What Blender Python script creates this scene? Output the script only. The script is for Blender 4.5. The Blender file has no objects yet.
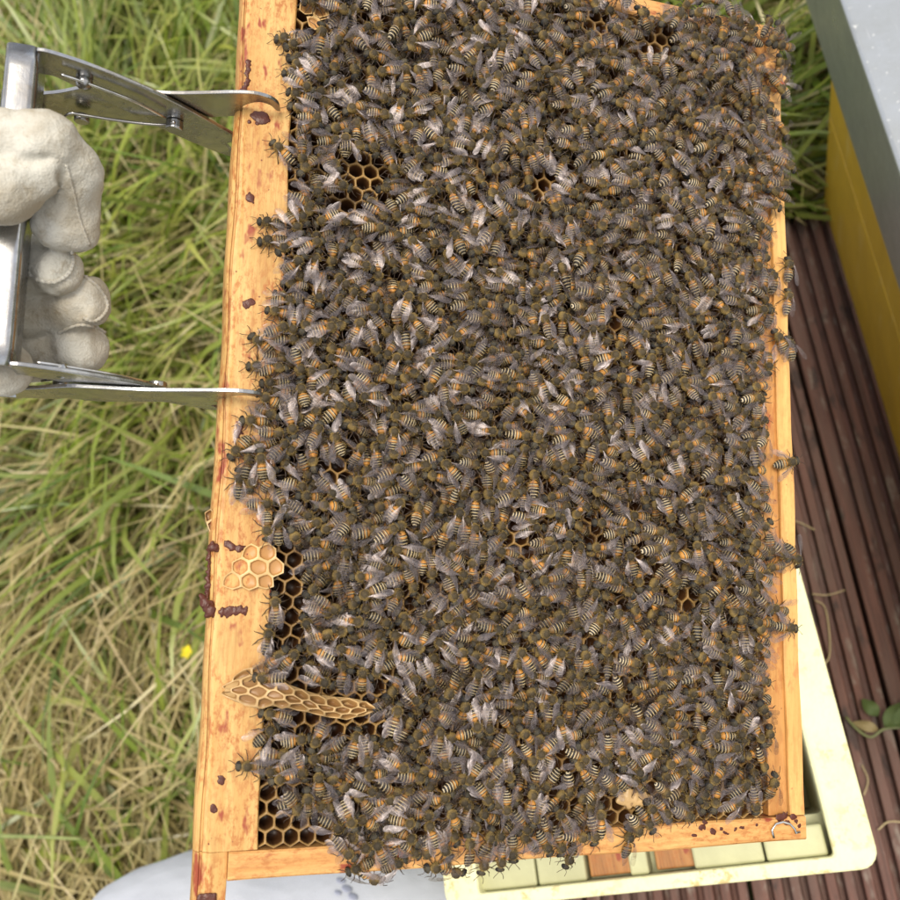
import bpy, bmesh, math, random
import numpy as np, time
T0 = time.time()
def lap(s): print('LAP', s, round(time.time()-T0, 1))
from mathutils import Matrix, Vector
random.seed(7); RNG = np.random.RandomState(7)
sc = bpy.context.scene
C = sc.collection

# ------------------------------------------------------------------ camera, sky, sun, exposure
F = 900.0
nad = np.array([340, -350, -900.]); nad /= np.linalg.norm(nad)
Zw = -nad; Xw = np.array([1, 0, 0]) - Zw[0]*Zw; Xw /= np.linalg.norm(Xw); Yw = np.cross(Zw, Xw)
M3 = np.stack([Xw, Yw, Zw]); CAMZ = 0.85
cam = bpy.data.cameras.new('camera'); camo = bpy.data.objects.new('camera', cam); C.objects.link(camo)
cam.sensor_width = 36; cam.lens = 36; cam.clip_start = .01; cam.clip_end = 200
camo.matrix_world = Matrix.Translation((0, 0, CAMZ)) @ Matrix(M3.tolist()).to_4x4()
cam.dof.use_dof = True; cam.dof.focus_distance = .325; cam.dof.aperture_fstop = 16
sc.camera = camo
SUN = (M3 @ np.array([-.12, .30, .93])); SUN /= np.linalg.norm(SUN)
el = math.asin(SUN[2]); az = math.atan2(SUN[0], SUN[1])
w = bpy.data.worlds.new('World'); sc.world = w; w.use_nodes = True
nt = w.node_tree; bg = nt.nodes['Background']; sky = nt.nodes.new('ShaderNodeTexSky')
sky.sky_type = 'NISHITA'; sky.sun_disc = False; sky.sun_elevation = el; sky.sun_rotation = az
sky.air_density = 1.0; sky.dust_density = 3.0; sky.ozone_density = 1.0
# broken thin cloud over the blue
tc = nt.nodes.new('ShaderNodeTexCoord'); cn = nt.nodes.new('ShaderNodeTexNoise'); cr = nt.nodes.new('ShaderNodeValToRGB'); cm = nt.nodes.new('ShaderNodeMixRGB')
cmap = nt.nodes.new('ShaderNodeMapping'); cmap.inputs['Location'].default_value = (3.1, 1.2, 2.4); nt.links.new(tc.outputs['Generated'], cmap.inputs[0]); nt.links.new(cmap.outputs[0], cn.inputs['Vector']); cn.inputs['Scale'].default_value = 2.2; cn.inputs['Detail'].default_value = 5; cn.inputs['Roughness'].default_value = .55
cr.color_ramp.elements[0].position = .42; cr.color_ramp.elements[0].color = (.35, .35, .35, 1); cr.color_ramp.elements[1].position = .66; cr.color_ramp.elements[1].color = (.95, .95, .95, 1)
nt.links.new(cn.outputs['Fac'], cr.inputs[0]); nt.links.new(cr.outputs[0], cm.inputs[0]); nt.links.new(sky.outputs[0], cm.inputs[1]); cm.inputs[2].default_value = (7.6, 7.3, 6.9, 1)
nt.links.new(cm.outputs[0], bg.inputs[0]); bg.inputs[1].default_value = .13
sl = bpy.data.lights.new('sun', 'SUN'); so = bpy.data.objects.new('sun', sl); C.objects.link(so)
sl.energy = 2.2; sl.angle = math.radians(24); sl.color = (1, .92, .78)
so.rotation_euler = Vector(SUN.tolist()).to_track_quat('Z', 'Y').to_euler()
sc.view_settings.view_transform = 'Standard'; sc.view_settings.look = 'None'
sc.view_settings.exposure = .40; sc.view_settings.gamma = 1
sc.cycles.max_bounces = 6; sc.cycles.diffuse_bounces = 3; sc.cycles.transparent_max_bounces = 10
sc.cycles.use_denoising = True

# ------------------------------------------------------------------ held frame's place in the world
def rotv(r):
    r = np.array(r); t = np.linalg.norm(r); k = r/t
    K = np.array([[0, -k[2], k[1]], [k[2], 0, -k[0]], [-k[1], k[0], 0]])
    return np.eye(3)+np.sin(t)*K+(1-np.cos(t))*K@K
FR = rotv([-0.13205643, 0.27899996, -0.03826967]); FT = np.array([0.03041202, 0.02304241, -0.32659936])
FM = Matrix.Translation(Vector((M3@FT).tolist())+Vector((0, 0, CAMZ))) @ Matrix((M3@FR).tolist()).to_4x4()
def ray(px, py):
    return FR.T@(-FT), FR.T@np.array([(px-450)/F, -(py-450)/F, -1.])
def fw(px, py, wz=0.0):                     # where the line of sight meets the frame's face
    o, d = ray(px, py); return o+(wz-o[2])/d[2]*d
def fv(px, py, v):                          # ... meets a plane across the top bar
    o, d = ray(px, py); return o+(v-o[1])/d[1]*d
def gp(px, py, z):                          # ... meets a level plane in the world
    d = M3@np.array([(px-450)/F, -(py-450)/F, -1.]); return np.array([0, 0, CAMZ])+d*(z-CAMZ)/d[2]
def to_px(u, v, wz=0.0):
    P = np.asarray([u, v, wz]).T@FR.T+FT if np.ndim(u) else FR@np.array([u, v, wz])+FT
    return 450+F*P[..., 0]/-P[..., 2], 450-F*P[..., 1]/-P[..., 2]

# ------------------------------------------------------------------ node helpers
class NT:
    def __init__(s, name):
        s.m = bpy.data.materials.new(name); s.m.use_nodes = True; s.t = s.m.node_tree
        s.b = s.t.nodes['Principled BSDF']; s.out = s.t.nodes['Material Output']
    def n(s, typ, **k):
        x = s.t.nodes.new('ShaderNode'+typ)
        for a, v in k.items(): setattr(x, a, v)
        return x
    def set(s, x, i, v):
        if isinstance(v, bpy.types.NodeSocket): s.t.links.new(v, x.inputs[i])
        elif v is not None:
            if isinstance(v, tuple) and len(v) == 3 and x.inputs[i].type == 'RGBA': v = v+(1,)
            x.inputs[i].default_value = v
    def coord(s, scale=(1, 1, 1), src='Object', rot=(0, 0, 0)):
        c = s.n('TexCoord'); mp = s.n('Mapping'); s.t.links.new(c.outputs[src], mp.inputs[0])
        mp.inputs['Scale'].default_value = scale; mp.inputs['Rotation'].default_value = rot; return mp.outputs[0]
    def attr(s, name): return s.n('Attribute', attribute_name=name)
    def noise(s, vec, scale, detail=4, rough=.6, dist=0):
        x = s.n('TexNoise'); s.set(x, 'Vector', vec); s.set(x, 'Scale', float(scale)); s.set(x, 'Detail', float(detail))
        s.set(x, 'Roughness', rough); s.set(x, 'Distortion', float(dist)); return x.outputs['Fac']
    def voro(s, vec, scale, feature='F1', rnd=1.0):
        x = s.n('TexVoronoi', feature=feature); s.set(x, 'Vector', vec); s.set(x, 'Scale', float(scale)); s.set(x, 'Randomness', rnd)
        return x.outputs['Distance']
    def math(s, op, a, b=0.0, clamp=False):
        x = s.n('Math', operation=op, use_clamp=clamp); s.set(x, 0, a); s.set(x, 1, b); return x.outputs[0]
    def ramp(s, fac, stops, interp='LINEAR'):
        x = s.n('ValToRGB'); s.set(x, 0, fac); e = x.color_ramp.elements; x.color_ramp.interpolation = interp
        while len(e) > 1: e.remove(e[0])
        for i, (p, c) in enumerate(stops):
            q = e[0] if i == 0 else e.new(p)
            q.position = p; q.color = (c, c, c, 1) if not isinstance(c, tuple) else c+(1,)
        return x.outputs[0]
    def mix(s, f, a, b, mode='MIX'):
        x = s.n('MixRGB', blend_type=mode); s.set(x, 0, f); s.set(x, 1, a); s.set(x, 2, b); return x.outputs[0]
    def rng(s, v, a, b, c=0.0, d=1.0):
        x = s.n('MapRange'); s.set(x, 0, v); [s.set(x, i+1, float(q)) for i, q in enumerate((a, b, c, d))]; return x.outputs[0]
    def bump(s, h, strength=.3, dist=.001):
        x = s.n('Bump'); s.set(x, 'Height', h); s.set(x, 'Strength', strength); s.set(x, 'Distance', dist)
        s.t.links.new(x.outputs[0], s.b.inputs['Normal'])
    def p(s, **k):
        for a, v in k.items(): s.set(s.b, a.replace('_', ' '), v)
        return s.m

def wood_mat(name, axis, light=(.78, .47, .185), dark=(.56, .28, .085), stain=.5, speck=1.0, mott=.5):
    t = NT(name); st = [1, 1, 1]; st[axis] = .07
    gv = t.coord(tuple(st)); gr = t.noise(gv, 700, 5, .65); gr2 = t.noise(gv, 180, 3, .6, .6)
    col = t.mix(t.rng(gr2, .35, .68), light, dark); col = t.mix(t.math('MULTIPLY', t.rng(gr, .5, .7), .55), col, tuple(c*.62 for c in dark))
    ov = t.coord(); s2 = [1, 1, 1]; s2[axis] = .45
    m = t.noise(t.coord(tuple(s2)), 520, 5, .75)
    big = t.noise(ov, 38, 2)
    col = t.mix(t.math('MULTIPLY', t.math('MULTIPLY', t.rng(m, .47, .60), t.rng(big, .30, .56)), mott), col, (.42, .15, .035))
    sp = t.noise(t.coord(tuple(s2)), 160, 3, .55); big2 = t.noise(ov, 60, 2)
    col = t.mix(t.math('MULTIPLY', t.math('MULTIPLY', t.rng(sp, .60, .66), t.rng(big2, .42, .52)), stain), col, (.30, .05, .02))
    v = t.voro(ov, 300); col = t.mix(t.math('MULTIPLY', t.rng(v, .14, .08), t.math('MULTIPLY', t.rng(t.noise(ov, 90), .56, .6), speck)), col, (.16, .03, .015))
    t.bump(t.math('ADD', gr, t.math('MULTIPLY', sp, .4)), .35, .0006)
    return t.p(Base_Color=col, Roughness=.55)

def simple(name, col, rough=.6, var=.0, scale=60, col2=None, metal=0, bump=0, bs=300, **k):
    t = NT(name); v = t.coord(); n = t.noise(v, scale, 5)
    c = t.mix(t.rng(n, .35, .65), col, col2 or tuple(x*(1-var) for x in col))
    if bump: t.bump(t.noise(v, bs, 5), bump, .001)
    return t.p(Base_Color=c, Roughness=rough, Metallic=metal, **k)

MAT = {}
MAT['top_wood'] = wood_mat('pine_top_bar', 1, (.68,.425,.15), (.53,.285,.08), stain=.95, mott=1.0)
MAT['side_wood'] = wood_mat('pine_side_bar', 0, (.76, .43, .15), (.58, .28, .08), stain=.95, mott=.8)
MAT['bottom_wood'] = wood_mat('pine_bottom_bar', 1, (.80, .46, .15), (.66, .34, .10), stain=.35, mott=.25)
MAT['inner_wood'] = wood_mat('pine_inner_bar', 1, (.62, .32, .095), (.46, .2, .05), stain=.7, mott=.6, speck=1)
MAT['lug_wood'] = wood_mat('old_pine', 1, (.50, .24, .075), (.28, .11, .03), stain=.9, mott=.8)
def m_propolis():
    t = NT('propolis'); v = t.coord(); n = t.noise(v, 500, 4)
    t.bump(n, .5, .0008)
    return t.p(Base_Color=t.mix(n, (.035, .008, .005), (.14, .032, .014)), Roughness=.38)
MAT['propolis'] = m_propolis()
def m_comb(name, rim, inside, deep):
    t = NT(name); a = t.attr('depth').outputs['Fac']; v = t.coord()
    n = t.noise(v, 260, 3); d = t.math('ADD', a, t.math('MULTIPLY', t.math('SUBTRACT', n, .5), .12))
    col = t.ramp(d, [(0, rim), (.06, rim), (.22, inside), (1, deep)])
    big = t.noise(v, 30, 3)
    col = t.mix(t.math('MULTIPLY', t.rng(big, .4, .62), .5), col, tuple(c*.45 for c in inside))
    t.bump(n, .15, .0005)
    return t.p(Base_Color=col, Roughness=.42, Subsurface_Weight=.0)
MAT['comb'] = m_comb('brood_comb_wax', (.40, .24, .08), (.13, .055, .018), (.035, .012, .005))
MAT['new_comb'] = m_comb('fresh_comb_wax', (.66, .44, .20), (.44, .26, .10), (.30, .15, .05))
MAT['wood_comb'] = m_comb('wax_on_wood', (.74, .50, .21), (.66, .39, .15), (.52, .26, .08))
def m_steel():
    t = NT('brushed_steel'); v = t.coord(); n = t.noise(v, 90, 5, .7, .5); s = t.noise(t.coord((1, .12, 1)), 1500, 3)
    f = t.noise(v, 35, 3)
    t.bump(t.math('ADD', t.math('MULTIPLY', n, .6), t.math('MULTIPLY', s, .25)), .22, .0006)
    col = t.mix(t.rng(n, .4, .68), (.50, .505, .51), (.27, .26, .25))
    col = t.mix(t.math('MULTIPLY', t.rng(f, .55, .68), .5), col, (.32, .28, .22))
    return t.p(Base_Color=col, Metallic=1.0, Roughness=t.rng(n, .3, .7, .14, .36))
MAT['steel'] = m_steel()
MAT['wire'] = simple('spring_wire', (.75, .74, .72), .25, .3, 300, metal=1)
def m_leather():
    t = NT('white_leather'); v = t.coord(); n = t.noise(v, 55, 5, .65); g = t.voro(v, 1300); c = t.noise(v, 210, 6, .75, .4)
    col = t.mix(t.rng(n, .40, .64), (.60, .58, .51), (.44, .39, .30))
    col = t.mix(t.math('MULTIPLY', t.rng(c, .54, .68), .6), col, (.30, .24, .15))
    col = t.mix(t.math('MULTIPLY', t.rng(t.voro(v, 90), .05, .03), .8), col, (.06, .04, .03))
    t.bump(t.math('ADD', t.math('MULTIPLY', c, 1.0), t.math('MULTIPLY', g, .25)),   .45, .0014)
    return t.p(Base_Color=col, Roughness=.62)
MAT['leather'] = m_leather()
MAT['thread'] = simple('seam_thread', (.42, .40, .36), .8)
def m_suit():
    t = NT('white_cotton'); v = t.coord(); n = t.noise(v, 9, 3, .5); wv = t.noise(v, 900, 2)
    col = t.mix(t.rng(n, .35, .7), (.66, .69, .77), (.56, .59, .68))
    t.bump(t.math('ADD', t.math('MULTIPLY', t.noise(v, 14, 3, .5), 6), t.math('MULTIPLY', wv, .2)), .35, .003)
    return t.p(Base_Color=col, Roughness=.75)
MAT['suit'] = m_suit()
MAT['blue_print'] = simple('pale_blue_print', (.36, .39, .52), .8, .2)
def m_poly():
    t = NT('cream_polystyrene'); v = t.coord(); n = t.noise(v, 28, 5, .65)
    col = t.mix(t.rng(n, .4, .7), (.84, .82, .50), (.76, .74, .40))
    s = t.noise(v, 120, 4, .7); b = t.noise(v, 22, 2)
    col = t.mix(t.math('MULTIPLY', t.math('MULTIPLY', t.rng(s, .53, .62), t.rng(b, .40, .56)), .8), col, (.50, .36, .12))
    t.bump(t.math('ADD', t.voro(v, 420), n), .18, .001)
    return t.p(Base_Color=col, Roughness=.55)
MAT['poly'] = m_poly()
MAT['poly_shaded'] = simple('shaded_cream_polystyrene', (.58, .58, .34), .5, .2, 25, bump=.2, bs=200)  # same cream plastic, greenish shade under the held frame put into its colour
def m_yellow():
    t = NT('yellow_paint'); v = t.coord((1, 1, 1)); n = t.noise(v, 16, 5, .65, .4)
    col = t.mix(t.rng(n, .35, .7), (.62, .40, .040), (.50, .315, .036))
    s = t.noise(t.coord((1, 1, .25)), 60, 4, .7); col = t.mix(t.math('MULTIPLY', t.rng(s, .56, .70), .6), col, (.62, .46, .16))
    dk = t.noise(v, 160, 3); col = t.mix(t.math('MULTIPLY', t.rng(dk, .68, .75), .6), col, (.12, .08, .02))
    t.bump(n, .1, .002)
    return t.p(Base_Color=col, Roughness=.42)
MAT['yellow'] = m_yellow()
def m_roof():
    t = NT('galvanised_sheet'); v = t.coord(); n = t.noise(v, 22, 5, .7); s = t.noise(t.coord((1, .1, 1)), 120, 4, .7)
    sc_ = t.noise(v, 240, 3)
    col = t.mix(t.rng(n, .35, .7), (.44, .47, .50), (.34, .36, .37)); col = t.mix(t.math('MULTIPLY', t.rng(sc_, .66, .70), .7), col, (.85, .85, .82)); w2 = t.noise(t.coord((1, .04, 1), rot=(0, 0, .3)), 420, 3); col = t.mix(t.math('MULTIPLY', t.rng(w2, .68, .72), .4), col, (.8, .8, .8))
    t.bump(s, .05, .001)
    return t.p(Base_Color=col, Metallic=.6, Roughness=t.rng(n, .3, .7, .25, .42))
MAT['roof'] = m_roof()
def m_deck():
    t = NT('brown_deck_timber'); v = t.coord((1, .05, 1)); n = t.noise(v, 260, 5, .7); b = t.noise(t.coord((1, .35, 1)), 22, 4, .65)
    col = t.mix(t.rng(n, .35, .7), (.17, .075, .055), (.075, .038, .030)); col = t.mix(t.rng(b, .45, .72), col, (.13, .078, .062))
    g = t.noise(t.coord((1, .3, 1)), 75, 4, .7); col = t.mix(t.math('MULTIPLY', t.rng(g, .57, .66), .6), col, (.27, .23, .19))
    k = t.noise(t.coord((1, .5, 1)), 45, 3); col = t.mix(t.math('MULTIPLY', t.rng(k, .58, .66), .75), col, (.025, .016, .014))
    t.bump(n, .6, .002)
    return t.p(Base_Color=col, Roughness=.68)
MAT['deck'] = m_deck()
def m_ground():
    t = NT('soil_and_thatch'); v = t.coord(); n = t.noise(v, 30, 6, .7); m = t.noise(v, 160, 5, .7)
    return t.p(Base_Color=t.mix(n, t.mix(m, (.035, .035, .014), (.12, .095, .045)), (.05, .075, .018)), Roughness=.95)
MAT['ground'] = m_ground()
def m_grass():
    t = NT('grass_blades'); a = t.attr('tint'); s = t.n('SeparateXYZ'); t.t.links.new(a.outputs['Vector'], s.inputs[0])
    g = t.ramp(s.outputs[0], [(0, (.06, .125, .012)), (.35, (.16, .26, .025)), (.7, (.30, .39, .045)), (1, (.46, .48, .09))])
    d = t.ramp(s.outputs[0], [(0, (.30, .22, .10)), (.5, (.62, .50, .25)), (1, (.80, .69, .43))])
    col = t.mix(s.outputs[1], g, d)
    di = t.n('BsdfDiffuse'); tr = t.n('BsdfTranslucent'); gl = t.n('BsdfGlossy'); gl.inputs['Roughness'].default_value = .38
    t.set(di, 0, col); t.set(tr, 0, col); mx = t.n('MixShader'); mx.inputs[0].default_value = .35
    t.t.links.new(di.outputs[0], mx.inputs[1]); t.t.links.new(tr.outputs[0], mx.inputs[2])
    m2 = t.n('MixShader'); m2.inputs[0].default_value = .06; t.t.links.new(mx.outputs[0], m2.inputs[1]); t.t.links.new(gl.outputs[0], m2.inputs[2])
    t.t.links.new(m2.outputs[0], t.out.inputs[0]); return t.m
MAT['grass'] = m_grass()
MAT['petal'] = simple('yellow_petal', (.85, .72, .02), .5)
MAT['straw_green'] = simple('olive_stem', (.20, .22, .09), .6, .3)
MAT['stem'] = simple('green_stem', (.16, .22, .05), .5, .3)
def m_leafy(name, a, b):
    t = NT(name); v = t.coord(); n = t.noise(v, 120, 4)
    t.bump(n, .3, .001); return t.p(Base_Color=t.mix(n, a, b), Roughness=.7)
MAT['leaf'] = m_leafy('weed_leaf', (.05, .085, .018), (.10, .14, .04))
MAT['dead_leaf'] = m_leafy('withered_leaf', (.22, .17, .07), (.30, .24, .12))

# ---- bees: colour follows the bee's own coordinates (mm) held in the attribute bl, tint in rnd
def m_bee_body():
    t = NT('bee_body'); bl = t.attr('bl').outputs['Vector']; r = t.attr('rnd').outputs['Fac']
    s = t.n('SeparateXYZ'); t.t.links.new(bl, s.inputs[0]); x, y, z = s.outputs
    n = t.noise(bl, 1.6, 3); xx = t.math('ADD', x, t.math('MULTIPLY', t.math('SUBTRACT', n, .5), .35))
    xx = t.math('SUBTRACT', xx, t.math('MULTIPLY', t.math('MULTIPLY', y, y), .07))
    f = t.rng(xx, -7.2, 0.0)
    P = lambda mm: (mm+7.2)/7.2
    K = (.009, .006, .005); PALE = (.50, .40, .23); PALE2 = (.58, .50, .35)
    def stops(amber, amb2, n_amb):
        L = [(0, K)]; edges = [-6.25, -5.3, -4.25, -3.1, -1.85]
        for i, e in enumerate(edges):            # at each edge: pale hair band in front of it belongs to the segment behind
            seg = amber if i >= 5-n_amb else K
            L += [(P(e-.36), K if i < 5-n_amb+1 else amb2), (P(e-.29), PALE if i > 1 else PALE2), (P(e-.06), PALE), (P(e), (.012, .009, .007)),
                  (P(e+.26), (.02, .013, .009)), (P(e+.40), seg)]
        L += [(1.0, amb2 if n_amb else K)]
        return L
    amb = t.ramp(f, stops((.44, .19, .030), (.36, .18, .040), 2))
    drk = t.ramp(f, stops((.17, .09, .028), (.14, .085, .03), 1))
    abd = t.mix(t.rng(r, .12, .55), drk, amb)
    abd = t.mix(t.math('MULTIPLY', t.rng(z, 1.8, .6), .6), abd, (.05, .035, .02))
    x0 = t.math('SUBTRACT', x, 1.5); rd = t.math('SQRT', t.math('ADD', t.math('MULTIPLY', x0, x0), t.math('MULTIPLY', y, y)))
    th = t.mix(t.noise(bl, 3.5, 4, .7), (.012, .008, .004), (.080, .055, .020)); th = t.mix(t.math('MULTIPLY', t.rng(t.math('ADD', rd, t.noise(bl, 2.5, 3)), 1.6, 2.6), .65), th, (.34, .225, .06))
    hd = t.mix(t.noise(bl, 3.0, 3), (.022, .018, .012), (.09, .075, .045))
    ay = t.math('ABSOLUTE', y)
    eye = t.math('MULTIPLY', t.rng(ay, .8, 1.0), t.rng(x, 3.75, 3.9))
    hd = t.mix(eye, hd, (.008, .006, .006))
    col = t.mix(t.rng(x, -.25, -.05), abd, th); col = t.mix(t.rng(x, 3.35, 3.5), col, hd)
    bri = t.math('ADD', .55, t.math('MULTIPLY', t.math('FRACT', t.math('MULTIPLY', r, 37.7)), .8)); bb = t.n('CombineXYZ'); [t.set(bb, i, bri) for i in range(3)]
    col = t.mix(1.0, col, bb.outputs[0], 'MULTIPLY')
    h = t.noise(t.coord((1, 1, 1)), 2500, 3)
    hh = t.noise(bl, 5, 3, .7); t.bump(hh, .45, .0004)
    rough = t.mix(t.rng(x, -.3, .1), (.30,)*3, (.8,)*3)
    return t.p(Base_Color=col, Roughness=t.math('ADD', t.math('MULTIPLY', t.rng(x, -.3, .1), .4), .30))
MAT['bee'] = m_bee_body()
def m_hair():
    t = NT('bee_hair'); r = t.attr('rnd').outputs['Fac']; bl = t.attr('bl').outputs['Vector']
    return t.p(Base_Color=t.mix(t.noise(bl, 1.2, 2), (.28, .18, .05), (.52, .37, .13)), Roughness=.7)
MAT['bee_hair'] = m_hair()
def m_wing():
    t = NT('bee_wing'); bl = t.attr('bl').outputs['Vector']
    vd = t.n('TexVoronoi', feature='DISTANCE_TO_EDGE'); mp = t.n('Mapping'); t.t.links.new(bl, mp.inputs[0]); mp.inputs['Scale'].default_value = (.55, 1.0, 1)
    t.t.links.new(mp.outputs[0], vd.inputs['Vector']); vd.inputs['Scale'].default_value = .62
    sx = t.n('SeparateXYZ'); t.t.links.new(bl, sx.inputs[0]); sz = t.math('ADD', sx.outputs[2], t.math('MULTIPLY', t.attr('rnd').outputs['Fac'], 9.0))
    vein = t.rng(vd.outputs['Distance'],   .05, .02)
    tn = t.n('ObjectInfo'); col = t.mix(vein, (.17, .125, .105), (.06, .038, .02))
    al = t.math('ADD', t.math('ADD', .06, t.math('MULTIPLY', t.math('FRACT', t.math('MULTIPLY', sz, .377)), .22)), t.math('MULTIPLY', vein, .22))
    di = t.n('BsdfDiffuse'); gl = t.n('BsdfGlossy'); tr = t.n('BsdfTransparent'); t.set(di, 0, col); t.set(gl, 0, (.46, .42, .44)); gl.inputs['Roughness'].default_value = .40
    t.set(tr, 0, (.93, .90, .86)); m1 = t.n('MixShader'); m1.inputs[0].default_value = .62; m2 = t.n('MixShader'); t.set(m2, 0, al)
    t.t.links.new(di.outputs[0], m1.inputs[1]); t.t.links.new(gl.outputs[0], m1.inputs[2]); t.t.links.new(tr.outputs[0], m2.inputs[1]); t.t.links.new(m1.outputs[0], m2.inputs[2])
    t.t.links.new(m2.outputs[0], t.out.inputs[0]); return t.m
MAT['bee_wing'] = m_wing()
MAT['bee_leg'] = simple('bee_leg', (.045, .026, .014), .4)

# ------------------------------------------------------------------ mesh helpers
def tag(o, label=None, cat=None, group=None, kind=None):
    if label: o['label'] = label
    if cat: o['category'] = cat
    if group: o['group'] = group
    if kind: o['kind'] = kind
    return o
def link(name, me, parent=None, mats=(), mw=None):
    o = bpy.data.objects.new(name, me); C.objects.link(o)
    if me is not None:
        for m in mats:
            if m.name not in [q.name for q in me.materials if q]: me.materials.append(m)
    if parent: o.parent = parent
    if mw is not None: o.matrix_world = mw
    return o
def empty(name, mw):
    o = bpy.data.objects.new(name, None); C.objects.link(o); o.matrix_world = mw; o.empty_display_size = .01; return o
def mesh_np(name, V, Fs, smooth=False, mats=(), matidx=None, attrs=None):
    V = np.asarray(V, np.float32); me = bpy.data.meshes.new(name)
    if isinstance(Fs, np.ndarray):
        k = Fs.shape[1]; n = len(Fs)
        me.vertices.add(len(V)); me.vertices.foreach_set('co', V.ravel())
        me.loops.add(n*k); me.loops.foreach_set('vertex_index', Fs.astype(np.int32).ravel())
        me.polygons.add(n); me.polygons.foreach_set('loop_start', np.arange(0, n*k, k, dtype=np.int32))
        me.update(calc_edges=True)
    else:
        me.from_pydata(V.tolist(), [], Fs); me.update()
    if smooth: me.polygons.foreach_set('use_smooth', np.ones(len(me.polygons), bool))
    for m in mats: me.materials.append(m)
    if matidx is not None: me.polygons.foreach_set('material_index', np.asarray(matidx, np.int32))
    for k, a in (attrs or {}).items():
        a = np.asarray(a, np.float32)
        if a.ndim == 2: me.attributes.new(k, 'FLOAT_VECTOR', 'POINT').data.foreach_set('vector', a.ravel())
        else: me.attributes.new(k, 'FLOAT', 'POINT').data.foreach_set('value', a)
    return me
def bm_obj(name, bm, mat, parent=None, mw=None, smooth=False, bevel=0, seg=2):
    bmesh.ops.recalc_face_normals(bm, faces=bm.faces)
    me = bpy.data.meshes.new(name); bm.to_mesh(me); bm.free()
    if smooth: me.polygons.foreach_set('use_smooth', np.ones(len(me.polygons), bool))
    o = link(name, me, parent, (mat,), mw)
    if bevel:
        b = o.modifiers.new('bevel', 'BEVEL'); b.width = bevel; b.segments = seg; b.limit_method = 'ANGLE'; b.angle_limit = .6
    return o
def box(bm, x0, x1, y0, y1, z0, z1):
    v = [bm.verts.new(p) for p in ((x0,y0,z0),(x1,y0,z0),(x1,y1,z0),(x0,y1,z0),(x0,y0,z1),(x1,y0,z1),(x1,y1,z1),(x0,y1,z1))]
    for f in ((0,3,2,1),(4,5,6,7),(0,1,5,4),(1,2,6,5),(2,3,7,6),(3,0,4,7)): bm.faces.new([v[i] for i in f])
def prism(bm, poly, axis, a, b, jitter=None, n=1):
    """poly: list of 2-D points; extruded along axis (0,1,2) from a to b in n steps"""
    def P(q, t):
        q = list(q)
        if jitter: dq = jitter(t, q); q = [q[0]+dq[0], q[1]+dq[1]]
        l = [0, 0, 0]; o = [i for i in range(3) if i != axis]; l[o[0]] = q[0]; l[o[1]] = q[1]; l[axis] = t; return l
    rings = [[bm.verts.new(P(q, a+(b-a)*i/n)) for q in poly] for i in range(n+1)]
    k = len(poly)
    for r0, r1 in zip(rings, rings[1:]):
        for i in range(k): bm.faces.new((r0[i], r0[(i+1) % k], r1[(i+1) % k], r1[i]))
    bm.faces.new(rings[0]); bm.faces.new(rings[-1][::-1])
def tube(bm, pts, rad, n=8, cap=True):
    pts = [Vector(p) for p in pts]; R = rad if isinstance(rad, (list, tuple)) else [rad]*len(pts)
    rings = []; up = None
    for i, p in enumerate(pts):
        d = (pts[min(i+1, len(pts)-1)]-pts[max(i-1, 0)]).normalized()
        if up is None: up = d.orthogonal().normalized()
        up = (up-d*up.dot(d)).normalized(); s = d.cross(up)
        rings.append([bm.verts.new(p+R[i]*(math.cos(2*math.pi*k/n)*up+math.sin(2*math.pi*k/n)*s)) for k in range(n)])
    for a, b in zip(rings, rings[1:]):
        for k in range(n): bm.faces.new((a[k], a[(k+1) % n], b[(k+1) % n], b[k]))
    if cap: bm.faces.new(rings[0][::-1]); bm.faces.new(rings[-1])
def spline(P, n):
    P = [np.array(p, float) for p in P]; P = [2*P[0]-P[1]]+P+[2*P[-1]-P[-2]]; out = []
    for i in range(1, len(P)-2):
        for k in range(n):
            t = k/n; a, b, c, d = P[i-1:i+3]
            out.append(.5*((2*b)+(c-a)*t+(2*a-5*b+4*c-d)*t*t+(3*b-a-3*c+d)*t**3))
    out.append(P[-2]); return out

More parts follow.
